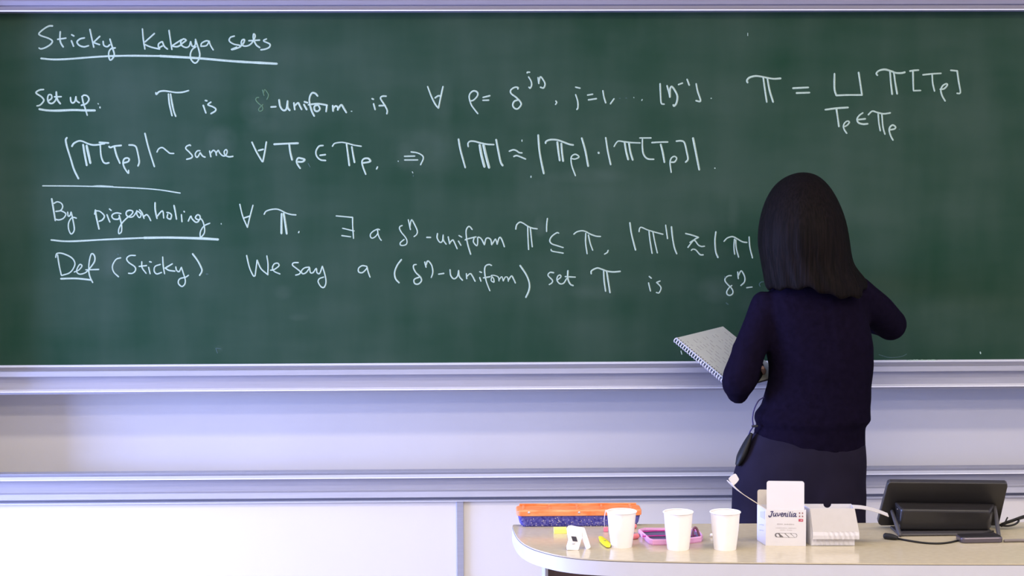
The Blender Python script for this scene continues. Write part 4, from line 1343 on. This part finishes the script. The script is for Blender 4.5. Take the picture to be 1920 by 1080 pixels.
# wavy tuck tab of the lid and the creased lower front
N_ = 60
rowsP = [(zf, -.0138, .002, W2 + .008), (zf - (zf - zb) * .5, -.0142, .0025, W2 + .0085), (zb, -.0125, .002, W2 + .0088)]
R = []
for z, yy, xa, xb in rowsP:
    r_ = []
    for k in range(N_ + 1):
        u = k / N_
        amp = .0011 * min(1, max(0, (u - .2) * 5)) * min(1, (1 - u) * 12)
        r_.append(bm.verts.new(mt @ V((xa + (xb - xa) * u, yy + amp * math.sin(u * 2 * PI * 9 + (z - zb) * 190), z))))
    R.append(r_)
for a, b in zip(R, R[1:]):
    for k in range(N_):
        bm.faces.new((a[k], a[k + 1], b[k + 1], b[k]))
tk = obj('tuck_tab', bm, M['card'], kb)
md = tk.modifiers.new('t', 'SOLIDIFY'); md.thickness = .0012
bm = bmesh.new()
R = []
for z, e in ((.001, .0), (.008, .0006), (zb + .002, .0008)):
    R.append([bm.verts.new(mt @ V((.001 + (W2 - .002) * k / N_, -.0014 - .0009 * math.sin(k / N_ * 2 * PI * 9 + z * 150) * min(1, (1 - k / N_) * 4), z))) for k in range(N_ + 1)])
for a, b in zip(R, R[1:]):
    for k in range(N_):
        bm.faces.new((a[k], a[k + 1], b[k + 1], b[k]))
ff = obj('creased_front', bm, M['card'], kb)
md = ff.modifiers.new('t', 'SOLIDIFY'); md.thickness = .0006; md.offset = 1
bm = bmesh.new()
pth = [mt @ V((W2, D2 * .75, H2))] + [V(at(x, y, FL2.y + D2 * .55)) for x, y in ((1614, 948), (1632, 951.5), (1650, 957), (1664, 962.5))]
sheet(bm, catmull([tuple(p) for p in pth], 4), V((-.004, -.030, -.0025)), .0007)
obj('side_flap', bm, M['card_grey'], kb)

# ------------------------------------------------------------------ touch panel on its stand, seen from behind
YB_, YT_ = -1.585, -1.665


def slabpt(x, y):
    t_ = (986 - y) / (986 - 906)
    return at(x, y, YB_ + (YT_ - YB_) * t_)


tpn = thing('touch_panel', 'black touch panel on a stand seen from behind at the right of the desk', 'tablet', tuple(on(1768, 1000, TZ)))
corner = [(1646, 979), (1648, 983.5), (1652, 986), (1868, 986.5), (1872, 984.5), (1874, 981), (1889.5, 913), (1889, 909), (1886, 907), (1670, 905), (1666, 906.5), (1664, 910)]
P = [slabpt(x, y) for x, y in corner]
nr = (P[6] - P[0]).cross(P[-1] - P[0]).normalized()
if nr.y < 0:
    nr = -nr
bm = bmesh.new()
A = [bm.verts.new(p) for p in P]
B = [bm.verts.new(p + nr * .014) for p in P]
bm.faces.new(A); bm.faces.new(B[::-1])
for i in range(len(P)):
    bm.faces.new((A[i], A[(i + 1) % len(P)], B[(i + 1) % len(P)], B[i]))
obj('back_cover', bm, M['black'], tpn, bevel=.0025, seg=3)
bm = bmesh.new()
hb_ = [slabpt(x, y) for x, y in ((1676, 940), (1866, 943), (1858, 990), (1682, 988))]
hf_ = [at(x, y, YT_ - .006 + o_) for x, y, o_ in ((1692, 955.5, 0), (1856, 957.5, 0), (1854, 995, .012), (1684, 994, .012))]
A = [bm.verts.new(p) for p in hb_]; B = [bm.verts.new(p) for p in hf_]
bm.faces.new(A); bm.faces.new(B[::-1])
for i in range(4):
    bm.faces.new((A[i], A[(i + 1) % 4], B[(i + 1) % 4], B[i]))
obj('housing', bm, M['black'], tpn, bevel=.006, seg=3)
bm = bmesh.new()
f0_, f1_ = on(1686, 1006, TZ), on(1872, 1007.5, TZ)
box(bm, f0_.x, f1_.x, f0_.y, f0_.y + .10, TZ + .0005, TZ + .0065)
obj('base_plate', bm, M['dark_grey'], tpn, bevel=.0025)
for (xa, ya, xb, yb) in ((1672, 958, 1688, 1003), (1864, 950, 1873, 1003)):
    bm = bmesh.new()
    a = slabpt(xa, ya) + V((0, -.004, 0)); b = on(xb, yb, TZ + .006)
    tube(bm, [a, a.lerp(b, .5) + V((-.001, -.003, 0)), b + V((0, .002, -.001))], [.0045, .005, .005], n=10)
    obj('strut', bm, M['dark_grey'], tpn, smooth=True)
bm = bmesh.new()
a = at(1683, 954.5, YT_ + .012)
ball(bm, tuple(a), .0011, 1, 1, 1, 8)
obj('status_light', bm, M['silver'], tpn, smooth=True)

# cable with plug lying in front of the panel
plug = thing('connector_cable', 'black cable with thick plug lying in front of the touch panel', 'cable', tuple(on(1672, 1010, TZ)))
bm = bmesh.new()
tube(bm, [on(1661, 1005, TZ + .0075), on(1672, 1006.5, TZ + .0072), on(1681, 1008.5, TZ + .006)], [.0078, .0075, .005], n=14)
obj('plug', bm, M['black_matte'], plug, smooth=True)
bm = bmesh.new()
tube(bm, [on(x, y, TZ + .0026) for x, y in ((1682, 1009.5), (1700, 1013), (1730, 1017.5), (1757, 1019), (1780, 1017), (1800, 1012.5))] + [on(1822, 1006, TZ + .0095), on(1850, 999.5, TZ + .0098), on(1862, 996, TZ + .012)], .0024, n=10)
obj('cord', bm, M['black_matte'], plug, smooth=True)

# grey violet phone
a, b = on(1803, 1019.5, TZ), on(1882, 1018, TZ)
ux = (b - a); W3 = ux.length; ux.normalize(); uy = V((-ux.y, ux.x, 0))
mt = Matrix(((ux.x, uy.x, 0, a.x), (ux.y, uy.y, 0, a.y), (0, 0, 1, TZ), (0, 0, 0, 1)))
ph = thing('phone', 'grey violet phone lying in front of the touch panel', 'phone', tuple(a + ux * W3 / 2 + uy * .02))
bm = bmesh.new()
loft(bm, [[mt @ v for v in rrect(.002, W3 - .002, .002, .05, .010, .0)], [mt @ v for v in rrect(0, W3, 0, .052, .011, .003)], [mt @ v for v in rrect(0, W3, 0, .052, .011, .011)], [mt @ v for v in rrect(.002, W3 - .002, .002, .05, .010, .0135)]])
obj('body', bm, M['phone'], ph, smooth=False, bevel=.0008)
bm = bmesh.new()
loft(bm, [[mt @ v for v in rrect(.002, W3 - .002, .003, .05, .010, .0135)], [mt @ v for v in rrect(.003, W3 - .003, .004, .049, .009, .0145)]])
obj('screen', bm, M['black'], ph)

# cables leaving to the right
bm = bmesh.new()
tube(bm, [on(1884, 1014, TZ + .004), on(1905, 1013.5, TZ + .004), on(1935, 1013.5, TZ + .004)], .0038, n=10)
tag(obj('grey_cable', bm, M['cable_grey'], smooth=True), 'grey cable running along the desk from the phone to the right edge', 'cable')
bm = bmesh.new()
Yc = -1.60
tube(bm, [at(1868, 986, Yc), at(1880, 983, Yc - .01), at(1898, 977, Yc - .01), at(1915, 971.5, Yc), at(1940, 966, Yc)], .0030, n=10)
tube(bm, [at(1868, 988, Yc - .004), at(1884, 980, Yc - .012), at(1900, 974.5, Yc - .012), at(1918, 968, Yc), at(1940, 963, Yc)], .0026, n=10)
tube(bm, [at(1874, 985, Yc - .01), at(1890, 986, Yc - .02), at(1903, 983, Yc - .02), at(1910, 977, Yc - .01), at(1908, 973, Yc)], .0026, n=10)
tube(bm, [at(1878, 987, Yc - .02), at(1884, 980, Yc - .025), at(1889, 970.5, Yc - .02)], .0019, n=8)
tag(obj('cable_bundle', bm, M['black_matte'], smooth=True), 'looped black cable bundle behind the right side of the touch panel', 'cable')
